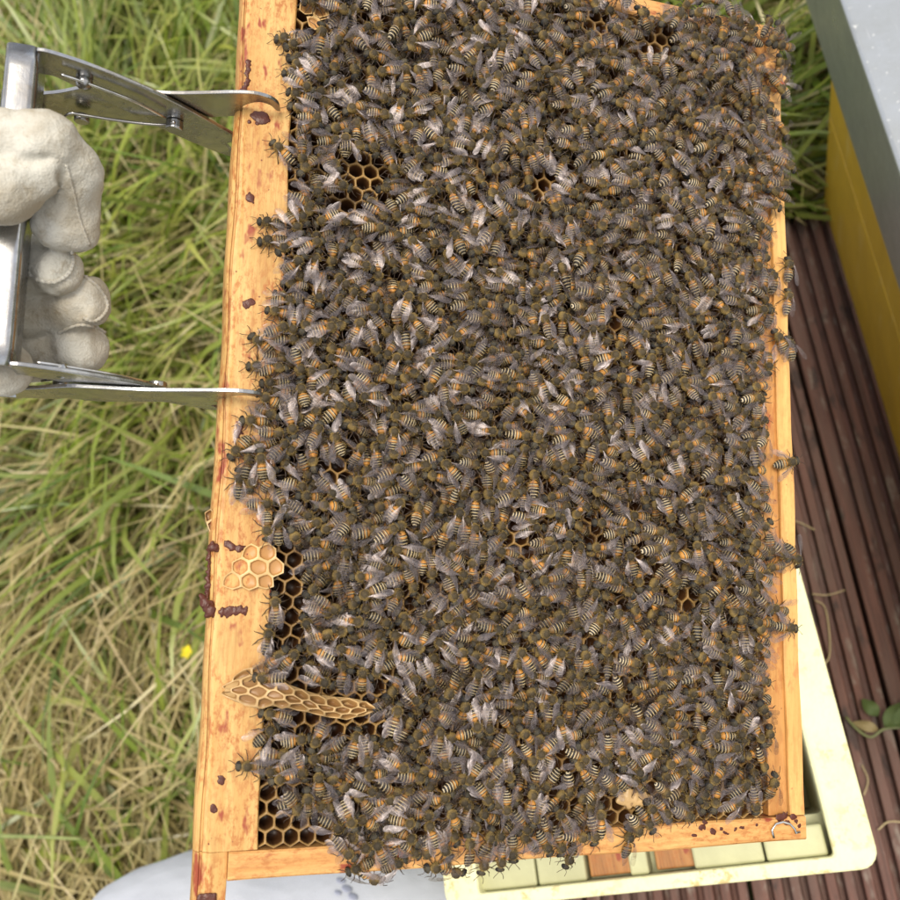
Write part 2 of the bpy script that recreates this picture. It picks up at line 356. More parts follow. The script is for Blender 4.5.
# ------------------------------------------------------------------ ground, grass
bm = bmesh.new(); bmesh.ops.create_grid(bm, x_segments=60, y_segments=60, size=30)
bm_obj('ground', bm, MAT['ground'])['kind'] = 'structure'
DK = .06
dd = gp(900, 475, DK)-gp(820, 205, DK); dd /= np.linalg.norm(dd); DANG = math.atan2(dd[1], dd[0])+math.pi/2   # boards run along local y
corner = gp(820, 205, DK)
DM = Matrix.Translation((corner[0], corner[1], 0)) @ Matrix.Rotation(DANG, 4, 'Z')
def wproj(P):
    Q = (P-np.array([0, 0, CAMZ]))@M3; return 450+F*Q[:, 0]/-Q[:, 2], 450-F*Q[:, 1]/-Q[:, 2]
DMi = np.array(DM.inverted())
def build_grass():
    N = 84000; xy = np.stack([RNG.uniform(-1.45, .45, N), RNG.uniform(-.45, 1.6, N)], 1)
    loc = xy@DMi[:2, :2].T+DMi[:2, 3]
    keep = ~((loc[:, 0] > -.425) & (loc[:, 1] < .012))
    px, py = wproj(np.c_[xy, np.zeros(N)]); keep &= (px > -160) & (px < 1000) & (py > -160) & (py < 1060)
    hid = (px > 420) & (px < 640) & (py > 130) & (py < 900); keep &= ~(hid & (RNG.rand(N) > .25))
    far = np.hypot(xy[:, 0], xy[:, 1]); keep &= (RNG.rand(N) < np.clip(1.5-far*.55, .5, 1))
    xy = xy[keep]; px = px[keep]; py = py[keep]; n = len(xy)
    def fld(s, k): # smooth field
        r = np.random.RandomState(s); o = np.zeros(n)
        for i in range(6):
            a = r.randn(2)*k; o += np.sin(xy@a+r.rand()*6.28)
        return o/2.4
    dry = np.clip(.66+.34*(py-430)/450+.10*(px < 110)*(py > 350)+.20*fld(3, 9)+.12*fld(4, 25), .10, .96)
    isdry = (RNG.rand(n) < np.minimum(dry*1.0+.04, .93)).astype(float)
    clump = np.round(xy/.045+RNG.randn(n, 2)*.12)
    ch = (np.sin(clump[:, 0]*12.9898+clump[:, 1]*78.233)*43758.5453) % 1
    azi = .15+fld(5, 4)*.9+(ch-.5)*2.6+RNG.randn(n)*.42
    azi = np.where(RNG.rand(n) < .13, RNG.rand(n)*6.283, azi)
    L = np.where(isdry > 0, RNG.uniform(.09, .30, n), RNG.uniform(.11, .32, n))*np.where(py > 600, .85, 1.0)
    W = np.where(isdry > 0, RNG.uniform(.0009, .0024, n), RNG.uniform(.0018, .0048, n))
    t0 = np.where(isdry > 0, RNG.uniform(.75, 1.45, n), RNG.uniform(.25, 1.15, n)); t0 = np.clip(t0+.22*(py > 560), 0, 1.5)
    bend = np.where(isdry > 0, RNG.uniform(-.05, .6, n), RNG.uniform(.4, 1.5, n))
    z0 = np.where(isdry > 0, RNG.rand(n)*.055, 0)*(1-.3*(py > 650)); S = 6
    side = np.stack([-np.sin(azi), np.cos(azi), RNG.randn(n)*.5], 1); side /= np.linalg.norm(side, axis=1)[:, None]
    pos = np.c_[xy, z0]; V = np.zeros((n, (S+1)*2, 3)); kink = RNG.randn(n)*.35; kk = RNG.randint(1, S, n)
    az = azi.copy()
    for i in range(S+1):
        wv = W*np.array([.75, 1, 1, .95, .8, .5, .06])[i]
        V[:, 2*i] = pos-side*wv[:, None]; V[:, 2*i+1] = pos+side*wv[:, None]
        th = np.minimum(t0+bend*(i/S)**1.3, 2.05); az = az+np.where(kk == i, kink, RNG.randn(n)*.04)
        pos = pos+(L/S)[:, None]*np.stack([np.cos(az)*np.sin(th), np.sin(az)*np.sin(th), np.cos(th)], 1)
        pos[:, 2] = np.maximum(pos[:, 2], .004+RNG.rand(n)*.012)
    tl = V.reshape(-1, 3)[:, :2]@DMi[:2, :2].T+DMi[:2, 3]; deep = ((tl[:, 0] > -.42) & (tl[:, 1] < -.035)).reshape(n, -1).any(1)
    V = V[~deep]; isdry = isdry[~deep]; xy = xy[~deep]; py = py[~deep]; n = len(V)
    vv = V.reshape(-1, 3)
    l2 = vv[:, :2]@DMi[:2, :2].T+DMi[:2, 3]; over = (l2[:, 0] > -.425) & (l2[:, 1] < .0)
    vv[over, 2] = np.maximum(vv[over, 2], .075)
    q = np.array([[2*i, 2*i+1, 2*i+3, 2*i+2] for i in range(S)])
    Fs = (np.arange(n)[:, None, None]*(S+1)*2+q[None]).reshape(-1, 4)
    tint = np.clip(RNG.rand(n)*.75+.13*fld(8, 12)+.1+np.where(py < 330, .08, 0), 0, 1); tint = np.repeat(tint, (S+1)*2); dd_ = np.repeat(isdry*RNG.uniform(.7, 1, n)+(1-isdry)*RNG.uniform(0, .25, n), (S+1)*2)
    me = mesh_np('grass', vv, Fs, False, (MAT['grass'],), None, {'tint': np.stack([tint, dd_, tint*0], 1)})
    tag(link('grass', me), kind='stuff')['label'] = 'green grass mixed with straw coloured dead blades'
build_grass()
def broadleaves():
    n = 2600; xy = np.stack([RNG.uniform(-1.2, .3, n), RNG.uniform(-.3, 1.3, n)], 1)
    loc = xy@DMi[:2, :2].T+DMi[:2, 3]; xy = xy[~((loc[:, 0] > -.425) & (loc[:, 1] < .02))]; n = len(xy)
    az = RNG.rand(n)*6.28; L = RNG.uniform(.006, .014, n); tl = RNG.uniform(-.5, .6, n); z = RNG.uniform(.015, .06, n)
    out = [(0, 0), (.35, .32), (.7, .34), (1, 0), (.7, -.34), (.35, -.32)]
    V = np.zeros((n, 6, 3))
    for i, (a, b) in enumerate(out):
        dx = a*L; dy = b*L; V[:, i, 0] = xy[:, 0]+dx*np.cos(az)-dy*np.sin(az); V[:, i, 1] = xy[:, 1]+dx*np.sin(az)+dy*np.cos(az); V[:, i, 2] = z+dx*tl+abs(b)*L*.4
    Fs = (np.arange(n)[:, None, None]*6+np.array([[0, 1, 2, 3], [0, 3, 4, 5]])[None]).reshape(-1, 4)
    me = mesh_np('clover_leaves', V.reshape(-1, 3), Fs, False, (MAT['leaf'],)); tag(link('clover_leaves', me), 'small green clover and weed leaves in the grass', kind='stuff')
broadleaves()

lap('# single long straws')
# single long straws and seed stalks that the photograph shows apart
def stalk(pts, rad, name, label, mat='straw', head=False):
    P = [gp(x, y, z) for x, y, z in pts]; bm = bmesh.new(); base = Vector(P[0].tolist())
    sp = [Vector(q.tolist())-base for q in spline(P, 6)]
    tube(bm, sp, [rad*(1-.5*i/len(sp)) for i in range(len(sp))], 5)
    o = bm_obj(name, bm, MAT[mat], None, Matrix.Translation(base), True); tag(o, label, 'grass stalk')
    if head:
        hb = bmesh.new()
        for i in range(34):
            k = int(len(sp)*(.45+.55*i/34)); k = min(k, len(sp)-1); c = sp[k]; a = random.random()*6.28
            d = Vector((math.cos(a), math.sin(a), random.uniform(-.3, .8)))*random.uniform(.003, .008)
            tube(hb, [c, c+d*.5, c+d], [.0002, .0009, .0003], 4)
        bm_obj('seed_head', hb, MAT[mat], o, None, True)
MAT['straw'] = simple('straw', (.50, .40, .22), .6, .3)
MAT['seed'] = simple('pale_green_seed', (.30, .36, .12), .6, .3)
stalk([(112, 385, .10), (135, 450, .11), (160, 530, .11), (166, 560, .1)], .0016, 'straw_stalk', 'long pale straw stem slanting below the lower gripper arm')
stalk([(85, 545, .10), (100, 620, .12), (140, 690, .11), (172, 725, .09)], .0015, 'straw_stalk', 'long pale straw stem bending towards the yellow flower')
stalk([(0, 607, .12), (40, 592, .13), (75, 578, .11)], .0024, 'straw_stalk', 'broad pale dead blade at the left edge of the grass')
stalk([(158, 548, .13), (195, 535, .14), (214, 528, .15)], .0018, 'straw_stalk', 'pale straw stem running behind the frame above the dark propolis')
stalk([(175, 640, .11), (200, 625, .13), (212, 618, .14)], .0016, 'straw_stalk', 'pale straw stem ending behind the dark propolis blob')
stalk([(0, 665, .10), (28, 730, .12), (56, 765, .12), (58, 775, .1)], .0015, 'straw_stalk', 'bent straw stem at the lower left of the grass')
stalk([(0, 836, .12), (40, 837, .13), (82, 839, .12)], .0022, 'green_blade', 'single yellow green blade lying level at the lower left', 'seed')
stalk([(235, 180, .16), (210, 215, .17), (190, 260, .15), (172, 310, .10)], .0010, 'seed_stalk', 'feathery pale green seed stalk beside the wooden top bar', 'seed', True)
stalk([(120, 235, .10), (105, 260, .12), (88, 275, .12)], .0012, 'straw_stalk', 'reddish straw stem crossing behind the gloved fingers')
stalk([(738, 60, .12), (760, 30, .14), (800, 0, .14)], .0014, 'straw_stalk', 'pale straw stem at the top between frame and metal roof')
stalk([(778, 172, .10), (800, 182, .11), (818, 192, .10)], .0022, 'straw_stalk', 'pale straw blade touching the corner of the yellow hive box')
stalk([(795, 170, .10), (808, 125, .13), (812, 115, .12)], .0018, 'straw_stalk', 'grey green dead blade standing left of the yellow hive box', 'seed')
fl = empty('yellow_flower', Matrix.Translation(Vector(gp(187, 652, .10).tolist()))); tag(fl, 'small yellow flower in the grass left of the frame', 'flower')
bm = bmesh.new()
for i in range(5):
    a = i*1.257; c, s = math.cos(a), math.sin(a)
    o_ = [(.0008, -.001, 0), (.0035, -.0028, .0008), (.0062, -.0018, .0012), (.0066, .0, .001), (.0062, .0018, .0012), (.0035, .0028, .0008), (.0008, .001, 0)]
    bm.faces.new([bm.verts.new((x*c-y*s, x*s+y*c, z)) for x, y, z in o_])
bm_obj('petals', bm, MAT['petal'], fl)
bm = bmesh.new(); bmesh.ops.create_icosphere(bm, subdivisions=1, radius=.0015); bm_obj('flower_centre', bm, MAT['petal'], fl)
bm = bmesh.new(); tube(bm, [(0, 0, 0), (.004, .002, -.05), (.006, 0, -.098)], .0007, 5); bm_obj('stem', bm, MAT['stem'], fl)

lap('------------ deck of')
# ------------------------------------------------------------------ deck of grooved boards
deck = empty('deck', DM); deck['kind'] = 'structure'; deck['label'] = 'dark red brown ridged timber decking'
BW = .1285; pitch = BW/10
prof = [(0, -.024)]
for i in range(10):
    x = i*pitch; g = .0029 if i not in (0,) else .001
    prof += [(x+g*.6, -.011), (x+g, -.0006), (x+g+.0006, 0), (x+pitch-g-.0006, 0), (x+pitch-g, -.0006), (x+pitch-g*.6, -.011)]
prof[1] = (0.0005, -.003); prof[-1] = (BW-.0035, -.003); prof += [(BW-.003, -.024)]
bm = bmesh.new(); prism(bm, prof, 1, -1.5, -.002, n=24); bmesh.ops.recalc_face_normals(bm, faces=bm.faces)
bme = bpy.data.meshes.new('deck_board'); bm.to_mesh(bme); bm.free(); bme.materials.append(MAT['deck'])
for i in range(10):
    o = bpy.data.objects.new('deck_board', bme); C.objects.link(o); o.parent = deck
    o.location = (-.31-BW+i*BW, RNG.uniform(-.006, 0), DK+RNG.uniform(-.0015, 0))
for yy in (-.06, -.7, -1.3):
    bm = bmesh.new(); box(bm, -.3, .83, yy-.02, yy+.02, .0, DK-.0265); bm_obj('joist', bm, MAT['deck'], deck)

# ------------------------------------------------------------------ yellow hive with metal roof
HT = DK+.1885                                            # underside of the roof's skirt
hl, hw = .50, .42
HM = DM @ Matrix.Translation((0.003, -.001, DK+.0005))
def hive_box(name, z0, z1, label, rebate):
    o = empty(name, HM@Matrix.Translation((0, 0, z0))); tag(o, label, 'hive box', 'yellow hive boxes'); h = z1-z0; t = .022
    for nm, a in (('side_panel', (0, t, -hl, 0)), ('side_panel', (hw-t, hw, -hl, 0)), ('end_panel', (t+.0005, hw-t-.0005, -t, -.0005)), ('end_panel', (t+.0005, hw-t-.0005, -hl+.0005, -hl+t))):
        bm = bmesh.new(); box(bm, a[0], a[1], a[2], a[3], 0, h); bm_obj(nm, bm, MAT['yellow'], o, bevel=.0018)
    return o
hive_box('hive_box', .0, .128, 'deep yellow painted hive box standing on the deck', 0)
hive_box('hive_box', .1292, .206, 'shallow yellow painted hive box right under the metal roof', 0)
ov = .018; sk = .091
top_z = HT
p_out = gp(808, 0, HT); q_out = gp(900, 267, HT)
RM = HM@Matrix.Translation((0, 0, HT-DK))
rf = empty('hive_roof', RM); tag(rf, 'flat galvanised metal hive roof with a deep folded skirt', 'hive roof')
bm = bmesh.new(); X0, X1, Y0, Y1 = -.004, hw+ov, -hl-ov, .12
box(bm, X0, X1, Y0, Y1, sk-.0012, sk); bm_obj('top_sheet', bm, MAT['roof'], rf, bevel=.0006)
for a in ((X0, X0+.0012, Y0+.0012, Y1-.0012), (X1-.0012, X1, Y0+.0012, Y1-.0012), (X0, X1, Y0, Y0+.0012), (X0, X1, Y1-.0012, Y1)):
    bm = bmesh.new(); box(bm, *a, 0, sk-.0013); bm_obj('skirt_panel', bm, MAT['roof'], rf)
bm = bmesh.new(); tube(bm, [(X0, Y0, sk-.0004), (X0, Y1, sk-.0004)], .0016, 8); bm_obj('folded_edge', bm, MAT['roof'], rf)

# ------------------------------------------------------------------ cream polystyrene nucleus box
NZ = .345; nA = gp(882, 868, NZ); nB = gp(800, 570, NZ); e = nB-nA; na = math.atan2(e[1], e[0])-math.pi/2
NM = Matrix.Translation((nA[0], nA[1], DK)) @ Matrix.Rotation(na, 4, 'Z')           # local: x leftwards negative, y along the long side
NW, NL, NH = .2185, .46, NZ-DK
nuc = empty('nucleus_box', NM); tag(nuc, 'open cream polystyrene nucleus hive box standing on the deck', 'hive box')
def rrect(x0, x1, y0, y1, r, n=5):
    out = []
    for cx, cy, a0 in ((x1-r, y0+r, -90), (x1-r, y1-r, 0), (x0+r, y1-r, 90), (x0+r, y0+r, 180)):
        for i in range(n+1):
            a = math.radians(a0+90*i/n); out.append((cx+r*math.cos(a), cy+r*math.sin(a)))
    return out
def ring_wall(bm, outer, inner, z0, z1):
    k = len(outer); A = [[bm.verts.new((x, y, z)) for x, y in P] for P in (outer, inner) for z in (z0, z1)]
    o0, o1, i0, i1 = A
    for j in range(k):
        m = (j+1) % k
        bm.faces.new((o0[j], o0[m], o1[m], o1[j])); bm.faces.new((i0[m], i0[j], i1[j], i1[m]))
        bm.faces.new((o1[j], o1[m], i1[m], i1[j])); bm.faces.new((o0[m], o0[j], i0[j], i0[m]))
out = rrect(-NW, 0, 0, NL, .009); inn = rrect(-NW+.0195, -.0195, .0070, NL-.0070, .002)
bm = bmesh.new(); ring_wall(bm, out, inn, NH-.024, NH); bm_obj('rim', bm, MAT['poly'], nuc, bevel=.0015)
inn2 = rrect(-NW+.0195, -.0195, .026, NL-.026, .002); out2 = rrect(-NW, 0, 0, NL, .009)
bm = bmesh.new(); ring_wall(bm, out2, inn2, 0, NH-.0245); bm_obj('wall', bm, MAT['poly_shaded'], nuc)
bm = bmesh.new(); box(bm, -NW+.02, -.02, .027, NL-.027, 0, .012); bm_obj('floor', bm, MAT['poly_shaded'], nuc)
for yy, s in ((.0072, 1), (NL-.0072, -1)):                                     # raised blocks between the frame rests
    xs = -.0215
    for i in range(5):
        bw = (.029, .0345, .0095, .026, .034)[i]; gap = .0010 if i in (0, 3) else .0232
        bm = bmesh.new(); y2 = yy+s*.0145
        box(bm, xs-bw, xs, min(yy, y2), max(yy, y2), NH-.0245, NH-.0085); bm_obj('rest_block', bm, MAT['poly_shaded'], nuc, bevel=.0012)
        xs -= bw+gap
def letter(bm, segs, th=.0007):
    for (x0, z0), (x1, z1) in segs: box(bm, min(x0, x1)-th/2, max(x0, x1)+th/2, .0264+(-.0012), .0260+.0008, min(z0, z1)-th/2, max(z0, z1)+th/2)
bm = bmesh.new(); box_y = .026
for (xa, za, xb, zb) in ((-.037, NH-.046, -.0364, NH-.030), (-.037, NH-.0306, -.0290, NH-.030), (-.037, NH-.0386, -.0300, NH-.038), (-.037, NH-.046, -.0290, NH-.0454)):
    box(bm, xa, xb, .0255, .0272, za, zb)
bm_obj('embossed_letter', bm, MAT['poly'], nuc)
def stored_frame(x, label, bend):
    o = empty('wooden_frame', NM@Matrix.Translation((x, 0, NH-.0225))); tag(o, label, 'hive frame', 'frames stored in the nucleus box')
    wv = .0113
    bm = bmesh.new(); box(bm, -wv, wv, .0085, NL-.0085, 0, .0105); bm_obj('top_bar', bm, MAT['lug_wood'], o, bevel=.0008)
    for y in (.045, NL-.045):
        bm = bmesh.new(); box(bm, -.0115, .0115, y-.0045, y+.0045, -.205, -.0006); bm_obj('side_bar', bm, MAT['lug_wood'], o)
    bm = bmesh.new(); box(bm, -.010, .010, .0405, NL-.0405, -.214, -.2055); bm_obj('bottom_bar', bm, MAT['lug_wood'], o)
    bm = bmesh.new(); box(bm, -.009, .009, .05, NL-.05, -.204, -.001); bm_obj('comb', bm, MAT['comb'], o)
pL = NM.inverted()@Vector(gp(614, 885, NZ-.013).tolist()); pR = NM.inverted()@Vector(gp(681, 876, NZ-.013).tolist())
stored_frame(pL.x, 'stained wooden frame in the cream box, left one of two lugs showing', 0)
stored_frame(pR.x, 'stained wooden frame in the cream box, lug nearer the box corner', 0)

# ------------------------------------------------------------------ weed creeping over the deck
wd = empty('creeping_weed', Matrix.Translation(Vector(gp(880, 722, DK+.005).tolist()))); tag(wd, 'creeping green weed with a withered leaf lying on the deck', 'weed')
o0 = gp(880, 722, DK+.005)
def rel(px, py, dz): return (gp(px, py, DK+dz)-o0)
bm = bmesh.new(); tube(bm, [Vector(q.tolist()) for q in spline([rel(846, 717, .004), rel(858, 730, .008), rel(871, 737, .01), rel(884, 729, .012), rel(902, 727, .012), rel(930, 722, .01)], 5)], .0011, 6); bm_obj('stem', bm, MAT['straw_green'], wd, smooth=True)
def leaf(cx, cy, a, L, wd_, mat, dz):
    c = rel(cx, cy, dz); bm = bmesh.new(); n = 8; rows = []
    for i in range(n+1):
        t = i/n; hw_ = wd_*math.sin(math.pi*t**.8)**.9*.5+.0003; x = t*L
        rows.append([bm.verts.new((c[0]+x*math.cos(a)-s*hw_*math.sin(a), c[1]+x*math.sin(a)+s*hw_*math.cos(a), c[2]+.006*math.sin(math.pi*t)+abs(s)*.003*math.cos(5*t))) for s in (-1, -.5, 0, .5, 1)])
    for r0, r1 in zip(rows, rows[1:]):
        for k in range(4): bm.faces.new((r0[k], r0[k+1], r1[k+1], r1[k]))
    bm_obj('leaf', bm, MAT[mat], wd, smooth=True)
leaf(884, 727, .75, .026, .013, 'leaf', .012); leaf(892, 724, .35, .03, .016, 'leaf', .014); leaf(878, 716, 2.2, .016, .010, 'leaf', .007)
leaf(878, 730, 2.8, .018, .0075, 'dead_leaf', .008)
for pts, lb in (([(792, 520), (803, 524), (815, 530)], 'short pale dry grass stem lying on the deck beside the bottom bar'), ([(812, 594), (828, 595), (845, 590)], 'pale dry grass stem lying across the deck ridges beside the cream rim'),
                ([(822, 668), (830, 652), (826, 610), (815, 600)], 'thin curled grass stem on the deck beside the cream rim'), ([(878, 830), (888, 822), (902, 822)], 'dry brown grass stem at the right edge of the deck'),
                ([(862, 765), (868, 780), (864, 795)], 'frayed straw wisp on the deck below the weed')):
    P = [gp(x, y, DK+.003) for x, y in pts]; base = Vector(P[0].tolist()); bm = bmesh.new()
    tube(bm, [Vector(q.tolist())-base for q in spline(P, 5)], .0006, 5); tag(bm_obj('dry_stem', bm, MAT['straw'], None, Matrix.Translation(base), True), lb, 'grass stem')

# ------------------------------------------------------------------ white bee suit leg behind the box
def suit():
    D = .66; c = np.array([(322-450)/F, -(1062-450)/F, -1.])*D
    cw = M3@c+np.array([0, 0, CAMZ]); bm = bmesh.new()
    bmesh.ops.create_uvsphere(bm, u_segments=72, v_segments=48, radius=1)
    ax = M3@np.array([1, -.08, 0]); ay = M3@np.array([.08, 1, 0]); az_ = M3@np.array([0, 0, 1.])
    for v in bm.verts:
        x, y, z = v.co; r = 1+.014*math.sin(7*x+4*y+2)+.010*math.sin(13*y+3*x)-.05*max(0, math.sin(9*(x-.5*y)+2.2*math.sin(2.5*y)))**6+.008*math.sin(31*(x+.7*y)+3*math.sin(5*x))
        q = ax*x*.245*r+ay*y*.150*r+az_*z*.14*r; v.co = Vector(q.tolist())
    o = bm_obj('bee_suit', bm, MAT['suit'], None, Matrix.Translation(Vector(cw.tolist())), True)
    tag(o, 'pale white cotton bee suit knee bulging below the wooden frame', 'bee suit')
    cb = Vector(cw.tolist())
    for i, (px, py, r) in enumerate(((341, 881, 5), (347, 889, 5.5), (353, 897, 5), (338, 893, 3.5))):
        d = Vector((M3@np.array([(px-450)/F, -(py-450)/F, -1.])).tolist()).normalized(); org = Vector((0, 0, CAMZ))
        # walk to the cloth
        Ai = np.linalg.inv(np.stack([ax*.245, ay*.150, az_*.14], 1)); oo = Ai@np.array(org-cb); d2 = Ai@np.array(d)
        A, B, Cc = d2@d2, 2*oo@d2, oo@oo-1; disc = B*B-4*A*Cc
        if disc <= 0: continue
        t = (-B-math.sqrt(disc))/(2*A); hit = org+d*t-cb; nn = hit.normalized()
        bm = bmesh.new(); bmesh.ops.create_uvsphere(bm, u_segments=14, v_segments=6, radius=1)
        q = nn.to_track_quat('Z', 'Y').to_matrix().to_4x4(); bmesh.ops.transform(bm, matrix=Matrix.Translation(hit+nn*.0006)@q@Matrix.Diagonal((r*D/F, r*D/F*.8, .0005, 1)), verts=bm.verts)
        bm_obj('printed_spot', bm, MAT['blue_print'], o, smooth=True)
suit()
lap('----- the held frame')
# ------------------------------------------------------------------ the held frame
hf = empty('held_frame', FM); tag(hf, 'wooden brood frame held up by the metal gripper', 'hive frame')
jit = lambda t, q: (.00025*math.sin(t*60+q[0]*900)+.0002*math.sin(t*143), 0)
U0 = -.0910
prof = [(U0, -.026), (U0, -.0004), (U0-.0004, 0), (-.1058, 0), (-.1068, -.0007), (-.1078, -.0010), (-.1080, -.0021), (-.1085, -.0022), (-.1087, -.0014), (-.1096, -.0024), (-.1102, -.0040), (-.1102, -.0080), (-.1095, -.0084), (-.1095, -.0092), (-.1102, -.0098), (-.1102, -.026)]
bm = bmesh.new(); prism(bm, [(a, b) for a, b in prof], 1, -.1543, .1543, jit, 40); bm_obj('top_bar', bm, MAT['top_wood'], hf)
for s in (-1, 1):                                                             # lugs: the narrowed ends of the top bar
    pr = [(-.1003, -.024)]+[(-.1003, -.0006)]+prof[3:-1]+[(-.1102, -.024)]
    bm = bmesh.new(); prism(bm, [(a, b-.0001) for a, b in pr], 1, *( (-.199, -.1545) if s < 0 else (.1545, .199)), jit, 8); bm_obj('lug', bm, MAT['top_wood'], hf, bevel=.0006)
def sbar(v0, v1, name='side_bar'):
    n = 30; bm = bmesh.new(); P = [(v0, -.0235), (v1, -.0235), (v1, -.0006), (v1-.0006 if v1 > v0 else v1, 0), (v0+.0006, 0), (v0, -.0006)]
    prism(bm, P, 0, -.0999, .1092, lambda t, q: (.00022*math.sin(t*70+q[0]*300), .0), n); return bm_obj(name, bm, MAT['side_wood'], hf)
sbar(-.1632, -.1545).location = (0, 0, .0004); sbar(.1545, .1620).location = (0, 0, .0004)
bm = bmesh.new(); prism(bm, [(.1027, -.0105), (.1092, -.0105), (.1092, -.0005), (.1087, 0), (.1031, 0), (.1027, -.0004)], 1, -.1543, .1543, jit, 30); bm_obj('bottom_bar', bm, MAT['bottom_wood'], hf)
bm = bmesh.new(); box(bm, .0945, .1025, -.1542, .1542, -.016, -.0014); bm_obj('bottom_bar', bm, MAT['inner_wood'], hf)
bm = bmesh.new(); box(bm, .1030, .1090, -.1542, .1542, -.0235, -.0120); bm_obj('bottom_bar', bm, MAT['bottom_wood'], hf)

# hexagonal cells: one connected sheet of walls, mapped onto any surface
def comb_mesh(name, cells, R, fmap, depth, mat, parent, wall=.86, jitter=.0, rimfill=True, seed=3, floor_r=.62, dep_f=None, smooth=True):
    """cells: axial (q,r) -> centre; fmap(s,t,h) -> point; h<0 is into the cell"""
    rs = np.random.RandomState(seed); V = []; D = []; Fs = []; corner = {}
    def cv(s, t):
        k = (round(s/R*6), round(t/R*6))
        if k not in corner:
            ds, dt = rs.randn(2)*jitter*R; dh = rs.randn()*jitter*R*.6
            corner[k] = (len(V), s+ds, t+dt, dh); V.append(fmap(s+ds, t+dt, dh)); D.append(0.0)
        return corner[k]
    for (q, r) in cells:
        cs = R*math.sqrt(3)*(q+r/2); ct = R*1.5*r
        dp = depth*(dep_f(cs, ct) if dep_f else 1)*rs.uniform(.9, 1.1)
        cor = [cv(cs+R*math.cos(math.radians(60*i+30)), ct+R*math.sin(math.radians(60*i+30))) for i in range(6)]
        ms = sum(c[1] for c in cor)/6; mt = sum(c[2] for c in cor)/6; i0 = len(V)
        for wl, hh in ((wall, -.0002), (wall-.02, -dp*.12), (wall-.05, -dp*.8), (floor_r, -dp*.97)):
            for j in range(12):                                              # rounded inside
                c0 = cor[j//2]; c1 = cor[(j//2+1) % 6]; f = .5 if j % 2 else 0.
                s_, t_ = c0[1]*(1-f)+c1[1]*f, c0[2]*(1-f)+c1[2]*f
                k = wl*(1.0 if j % 2 else .93)
                V.append(fmap(ms+(s_-ms)*k, mt+(t_-mt)*k, hh+c0[3]*.8)); D.append(min(1, -hh/max(dp, 1e-6)))
        V.append(fmap(ms, mt, -dp)); D.append(1.0)
        for j in range(6):
            a = cor[j][0]; b = cor[(j+1) % 6][0]; x = i0+2*j; y = i0+2*j+1; z = i0+(2*j+2) % 12
            Fs += [(a, y, x), (a, b, y), (b, z, y)]
        for L in range(3):
            for j in range(12):
                a = i0+12*L+j; b = i0+12*L+(j+1) % 12; Fs += [(a, b, b+12), (a, b+12, a+12)]
        for j in range(12): Fs.append((i0+36+j, i0+36+(j+1) % 12, i0+48))
    me = mesh_np(name, np.array(V), np.array(Fs), smooth, (mat,), None, {'depth': D}); o = link(name, me, parent)
    return o
R = .00306
cells = []
for r in range(-36, 37):
    for q in range(-60, 61):
        cs = R*math.sqrt(3)*(q+r/2); ct = R*1.5*r
        u, v = cs+.0015, ct
        if -.0935 < u < .0935 and -.1535 < v < .1535: cells.append((q, r))
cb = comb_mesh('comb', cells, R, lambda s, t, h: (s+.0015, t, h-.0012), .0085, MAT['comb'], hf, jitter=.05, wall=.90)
bm = bmesh.new(); box(bm, -.0908, .0943, -.1543, .1543, -.0135, -.0112); bm_obj('foundation', bm, MAT['comb'], hf)

# shallow cells drawn on the wood beside the comb
c0 = fw(258, 567); cs_w = []
for (px, py) in ((247, 555), (260, 565), (247, 572), (234, 563), (240, 576), (262, 579), (250, 586), (236, 588), (270, 560), (273, 572)):
    p = fw(px, py); r = round((p[1]-c0[1])/(R*1.5)); q = round((p[0]-c0[0])/(R*math.sqrt(3))-r/2)
    if (q, r) not in cs_w: cs_w.append((q, r))
comb_mesh('wax_cells', cs_w, R, lambda s, t, h: (c0[0]+s, c0[1]+t, .0018+h*1.0-.0009*max(0, min(1, (-(s)-.0015)/.008))), .0016, MAT['wood_comb'], hf, jitter=.08, wall=.9)
for k, (lx, ly) in enumerate(((305, 10), (314, 24))):
    p = fw(lx, ly); comb_mesh('wax_cells', [(0, 0), (0, 1)] if k % 2 else [(0, 0), (1, 0)], R*.95, lambda s, t, h, p=p: (p[0]+s, p[1]+t, .0012+h), .0012, MAT['wood_comb'], hf, jitter=.12, seed=k)

